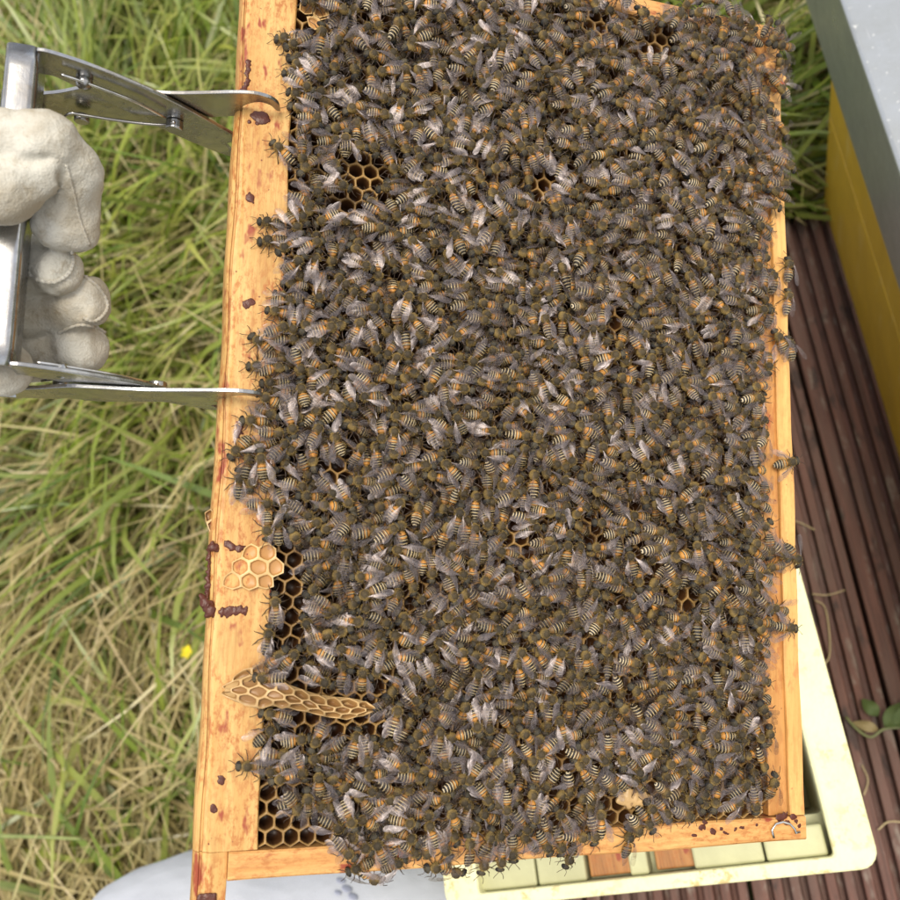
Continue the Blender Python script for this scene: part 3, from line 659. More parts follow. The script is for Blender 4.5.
# burr comb ridge growing out of the frame towards the viewer
def burr():
    A = fw(222, 690, .001); B = fw(371, 709, .009); ax = B-A; Ln = np.linalg.norm(ax[:2]); ux = ax[:2]/Ln; uy = np.array([-ux[1], ux[0]])
    r = R*1.0; cl = []
    def hwid(x):                                                              # half width of the ridge (m) along its length
        t = x/Ln; return np.interp(t, [0, .1, .25, .35, .6, .85, .97, 1], [.0016, .0040, .0060, .0042, .0033, .0037, .0025, .0011])
    def fmap(s, t, h):
        x = s; k = min(max(x/Ln, 0), 1); bow = .0012*math.sin(k*6)
        hgt = np.interp(k, [0, .15, .35, .7, 1], [.0012, .005, .0100, .0120, .0090])
        hw_ = hwid(x); tt = t/.0080*hw_; c = min(1, abs(t)/.0088)
        z = hgt-(hgt-.0005)*(.16*c+.50*c**3)
        nrm = np.array([0, (t/.0088)*.75, 1.]); nrm /= np.linalg.norm(nrm)
        p = A[:2]+ux*(x)+uy*(tt+bow+nrm[1]*h); return (p[0], p[1], z+nrm[2]*h)
    for rr in range(-2, 3):  # rows of cells along the ridge
        for q in range(-2, 12):
            s = r*math.sqrt(3)*(q+rr/2); t = r*1.5*rr
            lim = 0.006 if abs(rr) == 2 else .001
            if abs(rr) < 2 and .001 < s < Ln-.001 or (rr == 2 and .003 < s < .014): cl.append((q, rr))
    o = comb_mesh('burr_comb', cl, r, fmap, .0034, MAT['new_comb'], hf, jitter=.09, wall=.90, floor_r=.70, dep_f=lambda s, t: .55 if s < .02 else 1.0)
    # wax walls under the ridge
    bm = bmesh.new(); top = []; n = 24
    for side in (1, -1):
        row = []
        for i in range(n+1):
            x = Ln*(.02+.96*i/n); k = x/Ln; hgt = np.interp(k, [0, .15, .35, .7, 1], [.0012, .005, .0100, .0120, .0090]); hh = hwid(x)
            pp = A[:2]+ux*x+uy*(side*hh*.92+.0012*math.sin(k*6)); pb = A[:2]+ux*x+uy*side*hh*.35
            row.append((bm.verts.new((pp[0], pp[1], hgt*.42)), bm.verts.new((pb[0], pb[1], -.001))))
        for a, b in zip(row, row[1:]): bm.faces.new((a[0], b[0], b[1], a[1]))
        top.append(row)
    for (a, b), (c, d) in zip(zip(top[0], top[0][1:]), zip(top[1], top[1][1:])): bm.faces.new((a[0], b[0], d[0], c[0]))
    bm_obj('burr_comb_base', bm, MAT['new_comb'], hf, smooth=True)
burr()

# propolis and wax blobs
def blob(pts, rad, h, mat, name, wz=0.0, seed=0, u_side=None):
    rs = random.Random(seed); bm = bmesh.new()
    for i, p in enumerate(spline([fw(x, y, wz) for x, y in pts], 4)):
        m = Matrix.Translation((p[0], p[1], wz)) @ Matrix.Diagonal((rad*rs.uniform(.4, 1.5), rad*rs.uniform(.4, 1.3), h*rs.uniform(.35, .8), 1))
        bmesh.ops.create_icosphere(bm, subdivisions=2, radius=1, matrix=m)
        for _ in range(2):
            m = Matrix.Translation((p[0]+rs.uniform(-1, 1)*rad*1.1, p[1]+rs.uniform(-1, 1)*rad*1.1, wz)) @ Matrix.Diagonal((rad*.45, rad*.45, h*.5, 1)); bmesh.ops.create_icosphere(bm, subdivisions=1, radius=1, matrix=m)
    for v in bm.verts: v.co += Vector((rs.uniform(-1, 1), rs.uniform(-1, 1), rs.uniform(-1, 1)))*min(rad, h)*.16
    o = bm_obj(name, bm, mat, hf, smooth=True); r = o.modifiers.new('remesh', 'REMESH'); r.mode = 'VOXEL'; r.voxel_size = .00035; r.use_smooth_shade = True
    return o
PR = MAT['propolis']
blob([(222, 612), (232, 611), (246, 611)], .0015, .0007, PR, 'propolis', 0, 1)
blob([(228, 544), (236, 549), (242, 548)], .0011, .0007, PR, 'propolis', 0, 2)
blob([(256, 116), (262, 118)], .0023, .0007, PR, 'propolis', 0, 3)
blob([(250, 196), (250, 200)], .0013, .0006, PR, 'propolis', 0, 4)
blob([(248, 62), (247, 80), (243, 92)], .0010, .0007, PR, 'propolis', 0, 5)
blob([(251, 302), (245, 306)], .0013, .0004, PR, 'propolis', 0, 6)
blob([(210, 550), (209, 575), (207, 598)], .0011, .0022, PR, 'propolis', -.003, 7)
blob([(204, 602), (209, 607), (212, 612)], .0019, .0022, PR, 'propolis', -.002, 8)
blob([(212, 546), (215, 548)], .0014, .0016, PR, 'propolis', -.001, 9)
blob([(240, 428), (236, 436)], .0012, .0004, PR, 'propolis', 0, 10)
blob([(221, 778), (222, 782)], .0011, .0003, PR, 'propolis', 0, 11)
blob([(213, 806), (214, 810)], .0009, .0003, PR, 'propolis', 0, 12)
blob([(200, 899), (212, 899)], .0017, .0006, PR, 'propolis', 0, 13)
for i, (x, y) in enumerate(((788, 823), (797, 822), (780, 818), (793, 817), (701, 828), (712, 831), (722, 829), (735, 830), (707, 823), (728, 834), (744, 828), (692, 835), (800, 826), (785, 816), (757, 825))):
    blob([(x, y), (x+random.uniform(-5, 5), y+random.uniform(-2, 2))], random.uniform(.0006, .0013), .0003, PR, 'propolis', .0004, 20+i)
# torn wax at the edge of the bar and the wax patch low in the comb
comb_mesh('wax_cells', [(0, 0), (0, 1), (-1, 1)], R*.8, lambda s, t, h: tuple(np.array(fw(213, 527, -.003))+np.array([s*.7, t, h+s*.4])), .002, MAT['new_comb'], hf, jitter=.2, seed=5)
blob([(622, 800), (634, 797), (642, 803)], .0026, .0016, MAT['new_comb'], 'wax_patch', .001, 50)
blob([(765, 62), (772, 70), (776, 84)], .0030, .0022, MAT['side_wood'], 'wax_patch', .001, 51)
# staple
bm = bmesh.new(); tube(bm, [Vector((*fw(x, y, .0013)[:2], .0012)) for x, y in ((774, 838), (772, 830), (776, 824), (783, 822), (790, 824), (795, 829), (796, 833), (800, 832))], .00045, 6); bm_obj('staple', bm, MAT['wire'], hf, smooth=True)

lap(' metal frame gripper')
# ------------------------------------------------------------------ metal frame gripper
gr = empty('frame_gripper', FM); tag(gr, 'scissor action metal frame gripper held by the gloved hand', 'frame gripper')
def plate(name, outline, v, th=.0013, rnd=None):
    bm = bmesh.new(); prism(bm, outline, 1, v-th/2, v+th/2); return bm_obj(name, bm, MAT['steel'], gr, bevel=.00035)
def smooth_out(pts, n=5): return [(p[0], p[1]) for p in spline([(a, b, 0) for a, b in pts], n)]
for v0, sg in ((.0882, 1), (-.0098, -1)):
    fa = smooth_out([(-.1700, .0190), (-.1654, .0186), (-.1524, .0136), (-.1324, .0017), (-.1100, -.0170)], 5)
    ba = smooth_out([(-.1100, -.0170), (-.1082, -.0215), (-.1120, -.0250), (-.1105, -.0290), (-.1080, -.0347), (-.1140, -.0340), (-.1329, -.0222), (-.1500, -.0080), (-.1625, .0015), (-.1665, .0045), (-.1700, .0050)], 4)
    plate('rear_jaw', fa+ba[1:], v0)
    fb = smooth_out([(-.1735, -.0120), (-.1668, -.0085), (-.1568, -.0016), (-.1490, .0000), (-.1314, .0021), (-.1090, .0100), (-.1010, .0104), (-.0965, .0072), (-.0950, .0018)], 5)
    bb = smooth_out([(-.0950, .0018), (-.0965, .0022), (-.0990, .0052), (-.1030, .0058), (-.1075, .0015), (-.1085, -.0050), (-.1166, -.0093), (-.1350, -.0190), (-.1500, -.0235), (-.1580, -.0215), (-.1638, -.0245), (-.1757, -.0272)], 4)
    vb = v0+(.0016)*sg
    plate('front_jaw', fb+bb[1:], vb)
    q = -sg                                                                    # rivets and springs sit on the inner side
    def cyl(u, wz, r, h, name='rivet'):
        bm = bmesh.new(); bmesh.ops.create_cone(bm, cap_ends=True, segments=20, radius1=r, radius2=r, depth=h, matrix=Matrix.Translation((u, v0+q*(h/2+.0007), wz))@Matrix.Rotation(math.pi/2, 4, 'X'))
        bm_obj(name, bm, MAT['steel'], gr, smooth=False, bevel=.0005, seg=3)
    cyl(-.1301, -.0135, .0030, .0034)
    bm = bmesh.new(); bmesh.ops.create_uvsphere(bm, u_segments=18, v_segments=12, radius=.0027, matrix=Matrix.Translation((-.1577, v0+q*.0016, .0060))); bm_obj('rivet', bm, MAT['steel'], gr, smooth=True)
    cyl(-.1610, -.0190, .0026, .0026)
    for pts in ([(-.1640, .0105), (-.1577, .0080), (-.1430, .0005), (-.1330, -.0080)], [(-.1668, -.0190), (-.1640, -.0150), (-.1600, -.0150), (-.1450, -.0150), (-.1340, -.0135), (-.1300, -.0100)]):
        bm = bmesh.new(); tube(bm, [Vector((a, v0+q*.0026, b)) for a, _, b in spline([(x, 0, y) for x, y in pts], 5)], .00055, 7); bm_obj('spring_wire', bm, MAT['wire'], gr, smooth=True)
    if sg < 0:
        pass
def channel(u0, u1, w_face, w_back, name, vv=(-.0105, .0890)):
    t = .0014; r = .0022; s = 1 if w_back < w_face else -1; P = []
    for cx, a0, a1 in ((u0+r, 180, 90), (u1-r, 90, 0)):
        for i in range(6):
            a = math.radians(a0+(a1-a0)*i/5); P.append((cx+r*math.cos(a), w_face-s*r+s*r*math.sin(a)))
    P = [(u0, w_back)]+P+[(u1, w_back)]
    rr = r-t*.6; Q = []
    for cx, a0, a1 in ((u1-r, 0, 90), (u0+r, 90, 180)):
        for i in range(6):
            a = math.radians(a0+(a1-a0)*i/5); Q.append((cx+rr*math.cos(a), w_face-s*r+s*rr*math.sin(a)))
    P += [(u1-(r-rr), w_back)]+Q+[(u0+(r-rr), w_back)]
    n = 14; bm = bmesh.new()
    rings = [[bm.verts.new((a, vv[0]+(vv[1]-vv[0])*i/n, b)) for a, b in P] for i in range(n+1)]
    for r0, r1 in zip(rings, rings[1:]):
        for j in range(len(P)): bm.faces.new((r0[j], r0[(j+1) % len(P)], r1[(j+1) % len(P)], r1[j]))
    m = len(P)//2
    for ring in (rings[0], rings[-1]):
        for j in range(m-1): bm.faces.new((ring[j], ring[j+1], ring[len(P)-2-j], ring[len(P)-1-j]))
    return bm_obj(name, bm, MAT['steel'], gr, smooth=True)
channel(-.1788, -.1693, .0190, .0060, 'front_handle')
channel(-.1860, -.1740, -.0275, -.0150, 'rear_handle', (-.0120, .0905))

lap('-------- gloved hand')
# ------------------------------------------------------------------ gloved hand, one continuous surface grown from a distance field
def surface_nets(S, org, h):
    ins = S < 0; nx, ny, nz = S.shape
    cnt = np.zeros((nx-1, ny-1, nz-1)); acc = np.zeros((nx-1, ny-1, nz-1, 3))
    offs = [(i, j, k) for i in (0, 1) for j in (0, 1) for k in (0, 1)]
    g = lambda o: S[o[0]:nx-1+o[0], o[1]:ny-1+o[1], o[2]:nz-1+o[2]]
    for a in offs:
        for ax in range(3):
            if a[ax] == 1: continue
            b = list(a); b[ax] = 1; A, B = g(a), g(b); cr = (A < 0) != (B < 0)
            t = np.where(cr, A/(A-B+1e-12), 0)
            P = np.zeros(A.shape+(3,)); 
            for c in range(3): P[..., c] = a[c]
            P[..., ax] += t
            acc += P*cr[..., None]; cnt += cr
    m = cnt > 0; idx = -np.ones(m.shape, int); idx[m] = np.arange(m.sum())
    ijk = np.argwhere(m); V = org+h*(ijk+acc[m]/cnt[m][:, None]); Fs = []
    for ax in range(3):
        o1, o2 = [(1, 2), (2, 0), (0, 1)][ax]
        sl0 = [slice(1, n-1) for n in S.shape]; sl0[ax] = slice(0, S.shape[ax]-1); sl1 = list(sl0); sl1[ax] = slice(1, S.shape[ax])
        a = ins[tuple(sl0)]; b = ins[tuple(sl1)]; cr = np.argwhere(a != b); fl_ = a[tuple(cr.T)]
        base = cr.copy(); base[:, o1] += 1; base[:, o2] += 1
        d1 = np.zeros(3, int); d1[o1] = 1; d2 = np.zeros(3, int); d2[o2] = 1
        q = [idx[tuple((base-x).T)] for x in (0*d1, d1, d1+d2, d2)]; q = np.stack(q, 1)
        q[~fl_] = q[~fl_][:, ::-1]; Fs.append(q)
    return V, np.concatenate(Fs)
def cap_sdf(P, a, b, ra, rb):
    a = np.array(a); b = np.array(b); ab = b-a; t = np.clip(((P-a)@ab)/(ab@ab), 0, 1)
    return np.linalg.norm(P-(a+t[..., None]*ab), axis=-1)-(ra+(rb-ra)*t)
def smin(a, b, k): h = np.clip(.5+.5*(b-a)/k, 0, 1); return b*(1-h)+a*h-k*h*(1-h)
def hand():
    lo = np.array([-.285, -.045, -.075]); hi = np.array([-.115, .095, .052]); h = .0009
    g = [np.arange(lo[i], hi[i], h) for i in range(3)]; P = np.stack(np.meshgrid(*g, indexing='ij'), -1).astype(np.float32)
    X = lambda px, py, wz: fw(px, py, wz)
    # index finger: over the handle, knuckle, then bent back down
    kn0 = X(-40, 140, .030); kn1 = X(44, 145, .030); kn2 = X(72, 172, .022); tip = X(68, 222, .012)
    idx_ = smin(cap_sdf(P, kn0, kn1, .0104, .0092), cap_sdf(P, kn1, kn2, .0092, .0088), .005)
    idx_ = smin(idx_, cap_sdf(P, kn2, tip, .0086, .0085), .004)
    idx_ = smin(idx_, cap_sdf(P, X(80, 200, .010), X(86, 238, .010), .0058, .0038), .005)
    idx_ = smin(idx_, cap_sdf(P, X(56, 196, .012), X(56, 222, .012), .0082, .0078), .005)
    # thumb lying across the handle below it
    th = smin(cap_sdf(P, X(-60, 196, .026), X(4, 190, .030), .0105, .0088), cap_sdf(P, X(4, 190, .030), X(33, 178, .030), .0086, .0070), .004)
    body = smin(idx_, th, .0016)
    # fold of leather between the two
    fold = cap_sdf(P, X(46, 172, .031), X(60, 180, .024), .0050, .0050); body = smin(body, fold, .003)
    # the three other fingertips wrapped round the rear handle
    def finger(y, x1, r0, r1, wz, xk, dy=0):
        a = X(-20, y, -.030); b = X(xk, y, wz-.012); c = X(x1, y+dy, wz)
        f_ = smin(cap_sdf(P, a, b, r0, r0), cap_sdf(P, b, c, r0, r1*1.06), .004); dr = c-b; dr /= np.linalg.norm(dr)
        f_ = -smin(-f_, -(((P-c)@dr)-r1*.62), .0028)                             # blunt stitched tip
        up = np.array([0, 0, 1.]); return -smin(-f_, -(((P-c)@up)-r1*.80), .0030)
    mid = finger(268, 58, .0100, .0078, .002, 30, 2); rng_ = finger(308, 88, .0108, .0083, -.008, 40, -6); lit = finger(350, 84, .0100, .0084, -.018, 44, -3)
    rest = np.minimum(np.minimum(mid, rng_), lit)
    palm = cap_sdf(P, X(-75, 210, -.005), X(-75, 330, -.010), .021, .020)
    palm = smin(palm, cap_sdf(P, X(-60, 215, -.028), X(-60, 345, -.034), .016, .014), .01)
    wrist = cap_sdf(P, X(-80, 270, -.008), X(-210, 300, -.01), .027, .030)
    cuff = cap_sdf(P, X(-40, 352, .000), X(6, 369, -.004), .0120, .0085)
    palm = smin(palm, wrist, .014); palm = smin(palm, cuff, .006)
    S = smin(body, palm, .008); S = smin(S, rest, .0010)
    # leather wrinkles, as relief
    for s, k in ((1, 260), (2, 430), (3, 700)):
        r = np.random.RandomState(s); d = r.randn(3); d /= np.linalg.norm(d); e_ = r.randn(3)
        S = S+np.sin(P@d*k+2.2*np.sin(P@e_*k*.45))*(.00035/s)
    for c_, k, am in ((X(30, 160, .034), 900, .0007), (X(45, 255, .006), 1100, .0005), (X(60, 300, -.002), 1000, .0005), (X(75, 185, .022), 800, .0006), (X(60, 345, -.010), 1000, .0005)):
        dv = P-np.array(c_, np.float32); rr_ = np.linalg.norm(dv, axis=-1); an = np.arctan2(dv[..., 1], dv[..., 0])
        S = S+am*np.abs(np.sin(an*5+rr_*160+1.5*np.sin(an*3)))**.5*np.exp(-(rr_/.016)**2)
    for (a, b) in ((X(0, 166, .038), X(48, 158, .036)), (X(62, 176, .032), X(50, 196, .024)), (X(20, 130, .040), X(34, 150, .042)), (X(6, 196, .042), X(22, 208, .040)), (X(50, 290, .004), X(80, 316, -.004)), (X(36, 326, -.004), X(60, 334, -.010)), (X(30, 196, .026), X(30, 240, .014)), (X(78, 176, .024), X(84, 186, .012))):
        S = S+.0024*np.exp(-(np.maximum(cap_sdf(P, a, b, 0, 0), 0)/.0012)**2)
    V, Q = surface_nets(S.astype(np.float64), lo, h)
    me = mesh_np('gloved_hand', V, Q, True, (MAT['leather'],)); o = link('gloved_hand', me, None, (), FM)
    tag(o, 'hand in a white leather glove clenched round the gripper handle', 'hand')
    m = o.modifiers.new('s', 'SMOOTH'); m.iterations = 2; m.factor = .5
    # piped seams: points pulled on to the skin along the sight line
    from mathutils.bvhtree import BVHTree
    bv = BVHTree.FromPolygons([tuple(x) for x in V.tolist()], [tuple(x) for x in Q.tolist()])
    def seam(pts, r):
        out = []
        for x, y, _ in spline([(a, b, 0) for a, b in pts], 7):
            og, d = ray(x, y); hit = bv.ray_cast(Vector(og.tolist()), Vector(d.tolist()).normalized())
            if hit[0] is not None: out.append(hit[0]+hit[1]*.0001)
        if len(out) > 3:
            bm = bmesh.new(); tube(bm, out, [r*(.75+.5*(i % 2)) for i in range(len(out))], 6); bm_obj('seam', bm, MAT['leather'], o, smooth=True)
            bm = bmesh.new()
            for a, b in list(zip(out, out[1:]))[::2]: tube(bm, [a+(a-b)*.1+Vector((0, 0, r*.8)), b+Vector((0, 0, r*.8))], r*.35, 4)
            bm_obj('stitches', bm, MAT['thread'], o)
    seam([(66, 164), (70, 178), (75, 198), (80, 220), (90, 246)], .00045)
    seam([(72, 252), (73, 262), (68, 274), (54, 282), (36, 279), (28, 272)], .0007)
    seam([(84, 276), (98, 287), (107, 303), (104, 314), (94, 321), (84, 318)], .0007)
    seam([(58, 333), (78, 325), (95, 327), (107, 336), (111, 352)], .0006)
hand()

lap('bees')
# ------------------------------------------------------------------ bees
class Geo:
    def __init__(s): s.V = []; s.B = []; s.F = []; s.M = []; s.n = 0
    def add(s, V, Fc, mi, B=None):
        V = np.asarray(V, float); s.V.append(V); s.B.append(V if B is None else np.asarray(B, float))
        Fc = np.asarray(Fc, int)
        s.F.append(Fc+s.n); s.M.append(np.full(len(Fc), mi)); s.n += len(V)
    def arr(s): return np.concatenate(s.V), np.concatenate(s.B), np.concatenate(s.F), np.concatenate(s.M)
def quads2tri(Q): Q = np.asarray(Q); return np.concatenate([Q[:, [0, 1, 2]], Q[:, [0, 2, 3]]])
def bee_body(i, curl, lenf, fat, headtilt, hairy):
    rs = np.random.RandomState(100+i); N = 14; st = []
    tips = [(-6.7, .25), (-6.3, .85), (-5.4, 1.45), (-4.3, 1.86), (-3.15, 2.04), (-1.9, 1.95), (-.75, 1.5), (-.28, .85)]
    for k in range(len(tips)-1):
        (x0, r0), (x1, r1) = tips[k], tips[k+1]
        if k == 0: st.append((x0, r0*.4))
        st += [(x0+.04, r0*1.0), ((x0+x1)/2, (r0+r1)/2*1.02), (x1-.05, r1*.95)]
    S = [(x*lenf, r*fat, r*fat*.86, 1.95) for x, r in st]
    S += [(-.05, .55, .55, 2.05), (.15, 1.2, 1.2, 2.2), (.8, 1.66, 1.6, 2.4), (1.6, 1.80, 1.75, 2.45), (2.4, 1.62, 1.6, 2.35), (3.0, 1.1, 1.1, 2.15), (3.35, .6, .6, 2.0),
          (3.5, .8, .75, 1.9), (3.75, 1.4, 1.1, 1.8), (4.2, 1.62, 1.2, 1.75), (4.7, 1.42, 1.05, 1.65), (5.1, .95, .75, 1.5), (5.3, .3, .25, 1.4)]
    V = []; B = []
    for x, ry, rz, zc in S:
        xb = x/lenf if x < 0 else x
        if x < 0: dz = -curl*(x/6)**2*1.6; xx = x*(1-.12*abs(curl)*(x/-6))
        else: dz = 0; xx = x
        if x > 3.4: dz += -headtilt*(x-3.4)
        for j in range(N):
            a = 2*math.pi*j/N; y = ry*math.cos(a); z = zc+rz*math.sin(a)+dz
            if 3.4 < x < 5.2: y *= 1+.10*(abs(math.cos(a))**3)
            V.append((xx, y, z)); B.append((xb, y, z-dz))
    n = len(S); Q = [[i*N+j, i*N+(j+1) % N, (i+1)*N+(j+1) % N, (i+1)*N+j] for i in range(n-1) for j in range(N)]
    g = Geo(); g.add(V, quads2tri(Q)[:, ::-1], 0, B)
    V0 = np.array(V)
    # short fur: thin blades standing on the thorax, the back of the head and the belly's flanks
    hv = []; hb = []; hf_ = []
    def fur(cnt, c, r, xr, lr, wd):
        k = 0
        while k < cnt:
            d = rs.randn(3); d /= np.linalg.norm(d)
            if d[2] < -.35 or (d[2] > .72 and rs.rand() < .8): continue
            p = np.array(c)+d*np.array(r)
            if not xr[0] < p[0] < xr[1]: continue
            t = np.cross(d, rs.randn(3)); t /= np.linalg.norm(t); L = rs.uniform(*lr); tipd = d+rs.randn(3)*.35
            b = len(hv); hv.extend([p-t*wd, p+t*wd, p+tipd*L]); hb.extend([p]*3); hf_.append((b, b+1, b+2)); k += 1
    fur(int(200*hairy), (1.55, 0, 2.4), (1.5, 1.76, 1.70), (-.3, 3.3), (.22, .52), .050)
    fur(int(34*hairy), (4.2, 0, 1.75), (.8, 1.4, 1.3), (3.4, 5), (.2, .4), .05)
    fur(int(30*hairy), (-.9, 0, 2.0), (.9, 1.75, 1.5), (-1.7, -.2), (.25, .45), .05)
    for e_ in (-1.85, -3.1, -4.25, -5.3):                                      # hair bands on the segment edges
        rr = np.interp(e_, [-6.7, -5.3, -4.25, -3.15, -1.9], [.25, 1.45, 1.86, 2.04, 1.95])*fat
        for _ in range(14):
            a = rs.uniform(-.3, math.pi+.3); p = np.array([e_*lenf-.15, rr*math.cos(a), 1.95+rr*.86*math.sin(a)-curl*(e_/6)**2*1.6])
            b = len(hv); hv.extend([p+(0, .05, 0), p-(0, .05, 0), p+np.array([-.34, 0, .0])+np.array([0, math.cos(a), math.sin(a)])*.07]); hb.extend([p]*3); hf_.append((b, b+1, b+2))
    g.add(hv, hf_, 1, hb)
    return g.arr()
def wing_geo(side, ang, L, W, z0, rise, droop, x0, y0, seed):
    rs = np.random.RandomState(seed); T = [0, .1, .25, .42, .6, .78, .90, .97, 1.0]; lead = [.03, .07, .12, .17, .22, .22, .13, .0, -.16]; trail = [-.05, -.14, -.30, -.50, -.68, -.74, -.66, -.46, -.24]
    a = math.pi-ang*side if side > 0 else math.pi+ang; V = []; B = []
    dx, dy = math.cos(a), math.sin(a); lx, ly = -dy*(-side), dx*(-side)
    # lead edge is on the outer side
    ox, oy = (dy, -dx) if side > 0 else (-dy, dx)
    if oy*side < 0: ox, oy = -ox, -oy
    for t, l, r in zip(T, lead, trail):
        for k in range(4):
            c = (l+(r-l)*k/3)*W; z = z0+rise*math.sin(min(1, t*1.3)*math.pi/2)-droop*t*t+.09*math.sin(k*2.1+t*5+seed)-.25*abs(c)/W*t
            V.append((x0+dx*t*L+ox*c, y0*side+dy*t*L+oy*c, z)); B.append((t*L, c+side*3, seed))
    Q = [[i*4+j, i*4+j+1, (i+1)*4+j+1, (i+1)*4+j] for i in range(len(T)-1) for j in range(3)]
    g = Geo(); g.add(V, quads2tri(Q), 2, B); return g
def wings(side, ang, seed):
    rs = np.random.RandomState(seed); g = wing_geo(side, ang, 8.6, 2.35, 3.55, .65, 1.0, 1.2, 1.25, seed)
    h = wing_geo(side, ang+.20, 5.6, 2.0, 3.35, .6, .8, .7, 1.3, seed+50)
    V, B, Fc, M_ = h.arr(); g.add(V, Fc, 2, B); return g.arr()
def tube_np(pts, rad, n=4):
    pts = np.array(pts, float); V = []
    for i, p in enumerate(pts):
        d = pts[min(i+1, len(pts)-1)]-pts[max(i-1, 0)]; d /= np.linalg.norm(d); u = np.cross(d, (0, 0, 1.) if abs(d[2]) < .9 else (1., 0, 0)); u /= np.linalg.norm(u); s = np.cross(d, u)
        for k in range(n): V.append(p+rad[i]*(math.cos(2*math.pi*k/n)*u+math.sin(2*math.pi*k/n)*s))
    Q = [[i*n+j, i*n+(j+1) % n, (i+1)*n+(j+1) % n, (i+1)*n+j] for i in range(len(pts)-1) for j in range(n)]
    return V, quads2tri(Q)
def legs():
    out = []
    for side in (1, -1):
        for x, fx, ky, fy, rt in ((2.3, 4.4, 2.7, 3.5, .17), (1.3, 1.9, 3.1, 4.6, .18), (.5, -2.2, 3.0, 4.3, .27)):
            g = Geo(); V, Q = tube_np([(x, side*.9, 1.2), (x+(fx-x)*.45, side*ky, 2.0), (x+(fx-x)*.8, side*(ky+fy)/2, .8), (fx, side*fy, .12), (fx+(.5 if fx > x else -.5), side*(fy+.3), .05)], [.18, .18, rt*.72, .09, .05]); g.add(V, Q, 3); out.append(g.arr())
    return out
def antennae():
    out = []
    for side in (1, -1):
        g = Geo(); V, Q = tube_np([(5.0, side*.35, 1.7), (5.7, side*1.1, 2.2), (6.7, side*1.6, 1.5), (7.5, side*1.8, 1.0)], [.11, .10, .12, .10]); g.add(V, Q, 3); out.append(g.arr())
    return out
NB = 18; rb = np.random.RandomState(11)
BODY = [bee_body(i, rb.choice([0, .2, .5, .9, 1.3, -.25]), rb.uniform(.76, 1.02), rb.uniform(.84, 1.05), rb.uniform(0, .5), 1) for i in range(NB)]
BODY_LO = [bee_body(i, rb.choice([0, .3, .7]), rb.uniform(.86, 1.0), rb.uniform(.90, 1.06), rb.uniform(0, .4), .55) for i in range(6)]
ANG = [.05, .17, .34, .65, 1.1]
WING = {(s, k): wings(s, a, 7*k+(s > 0)) for s in (1, -1) for k, a in enumerate(ANG)}
LEG = legs(); ANT = antennae(); MM = .001
BM = (MAT['bee'], MAT['bee_hair'], MAT['bee_wing'], MAT['bee_leg'])
def np_me(name, arr, mats, rnd):
    V, B, Fc, mi = arr; u = sorted(set(mi.tolist())); mp = {k: i for i, k in enumerate(u)}
    return mesh_np(name, V*MM, Fc, True, [BM[k] for k in u], [mp[k] for k in mi.tolist()], {'bl': B, 'rnd': np.full(len(V), rnd)})
RNDS = np.linspace(0, 1, NB); rb.shuffle(RNDS)
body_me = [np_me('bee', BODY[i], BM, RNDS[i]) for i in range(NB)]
wing_me = {k: np_me('wing', a, BM, .5) for k, a in WING.items()}
leg_me = [np_me('leg', a, BM, .5) for a in LEG]; ant_me = [np_me('antenna', a, BM, .5) for a in ANT]

POLY = [(296,-34),(290,20),(283,38),(290,60),(294,76),(288,88),(296,106),(300,128),(292,146),(298,170),(290,200),(272,216),(268,238),(280,262),(284,285),(270,300),(266,322),(262,345),(258,368),(262,386),(256,402),
        (254,424),(246,446),(240,470),(246,500),(262,512),(268,545),(274,560),(290,575),(292,610),(282,640),(262,655),(258,680),(262,700),(256,720),(250,745),(247,768),(262,785),(272,800),(300,815),(322,828),(338,842),
        (336,856),(352,878),(376,884),(392,868),(420,856),(440,868),(470,866),(488,862),(520,858),(545,852),(575,856),(592,846),(612,826),(636,838),(660,822),(690,816),(712,812),(745,812),(764,806),(770,770),(766,720),
        (764,680),(770,620),(768,560),(772,540),(764,500),(766,450),(760,400),(764,370),(760,320),(764,270),(768,232),(780,214),(787,180),(786,140),(778,108),(796,92),(794,52),(782,28),(756,15),(726,8),(696,-4),(676,14),(650,16),(628,4),(610,-34)]
HOLES = [(364,176,22,19),(350,204,14,12),(541,183,16,14),(656,44,17,13),(598,24,12,11),(312,18,9,14),(334,472,17,13),(282,572,25,28),(290,606,16,20),(292,634,13,13),(404,602,10,9),(684,602,14,13),(262,812,20,32),(296,830,30,15),(626,800,20,11),
         (348,318,7,6),(400,44,6,6),(516,250,7,6),(610,330,7,6),(706,355,7,6),(470,700,7,6),(580,640,7,6),(640,560,7,6),(730,540,7,6),(420,500,7,6),(520,545,6,5),(560,120,7,6),(480,170,7,6),(430,90,6,5),(340,760,7,5),(345,730,7,5),(560,760,7,6)]
def inpoly(x, y, P):
    c = np.zeros(len(x), bool); n = len(P)
    for i in range(n):
        x1, y1 = P[i]; x2, y2 = P[(i+1) % n]
        c ^= ((y1 > y) != (y2 > y)) & (x < (x2-x1)*(y-y1)/(y2-y1+1e-12)+x1)
    return c
PU = np.array([fw(x, y, .003)[:2] for x, y in POLY]); 
def burr_line(px, py):                                                        # distance in px from the burr ridge
    a = np.array([222, 692.]); b = np.array([366, 709.]); p = np.stack([px, py], -1); ab = b-a; t = np.clip((p-a)@ab/(ab@ab), 0, 1); return np.linalg.norm(p-(a+t[..., None]*ab), axis=-1)
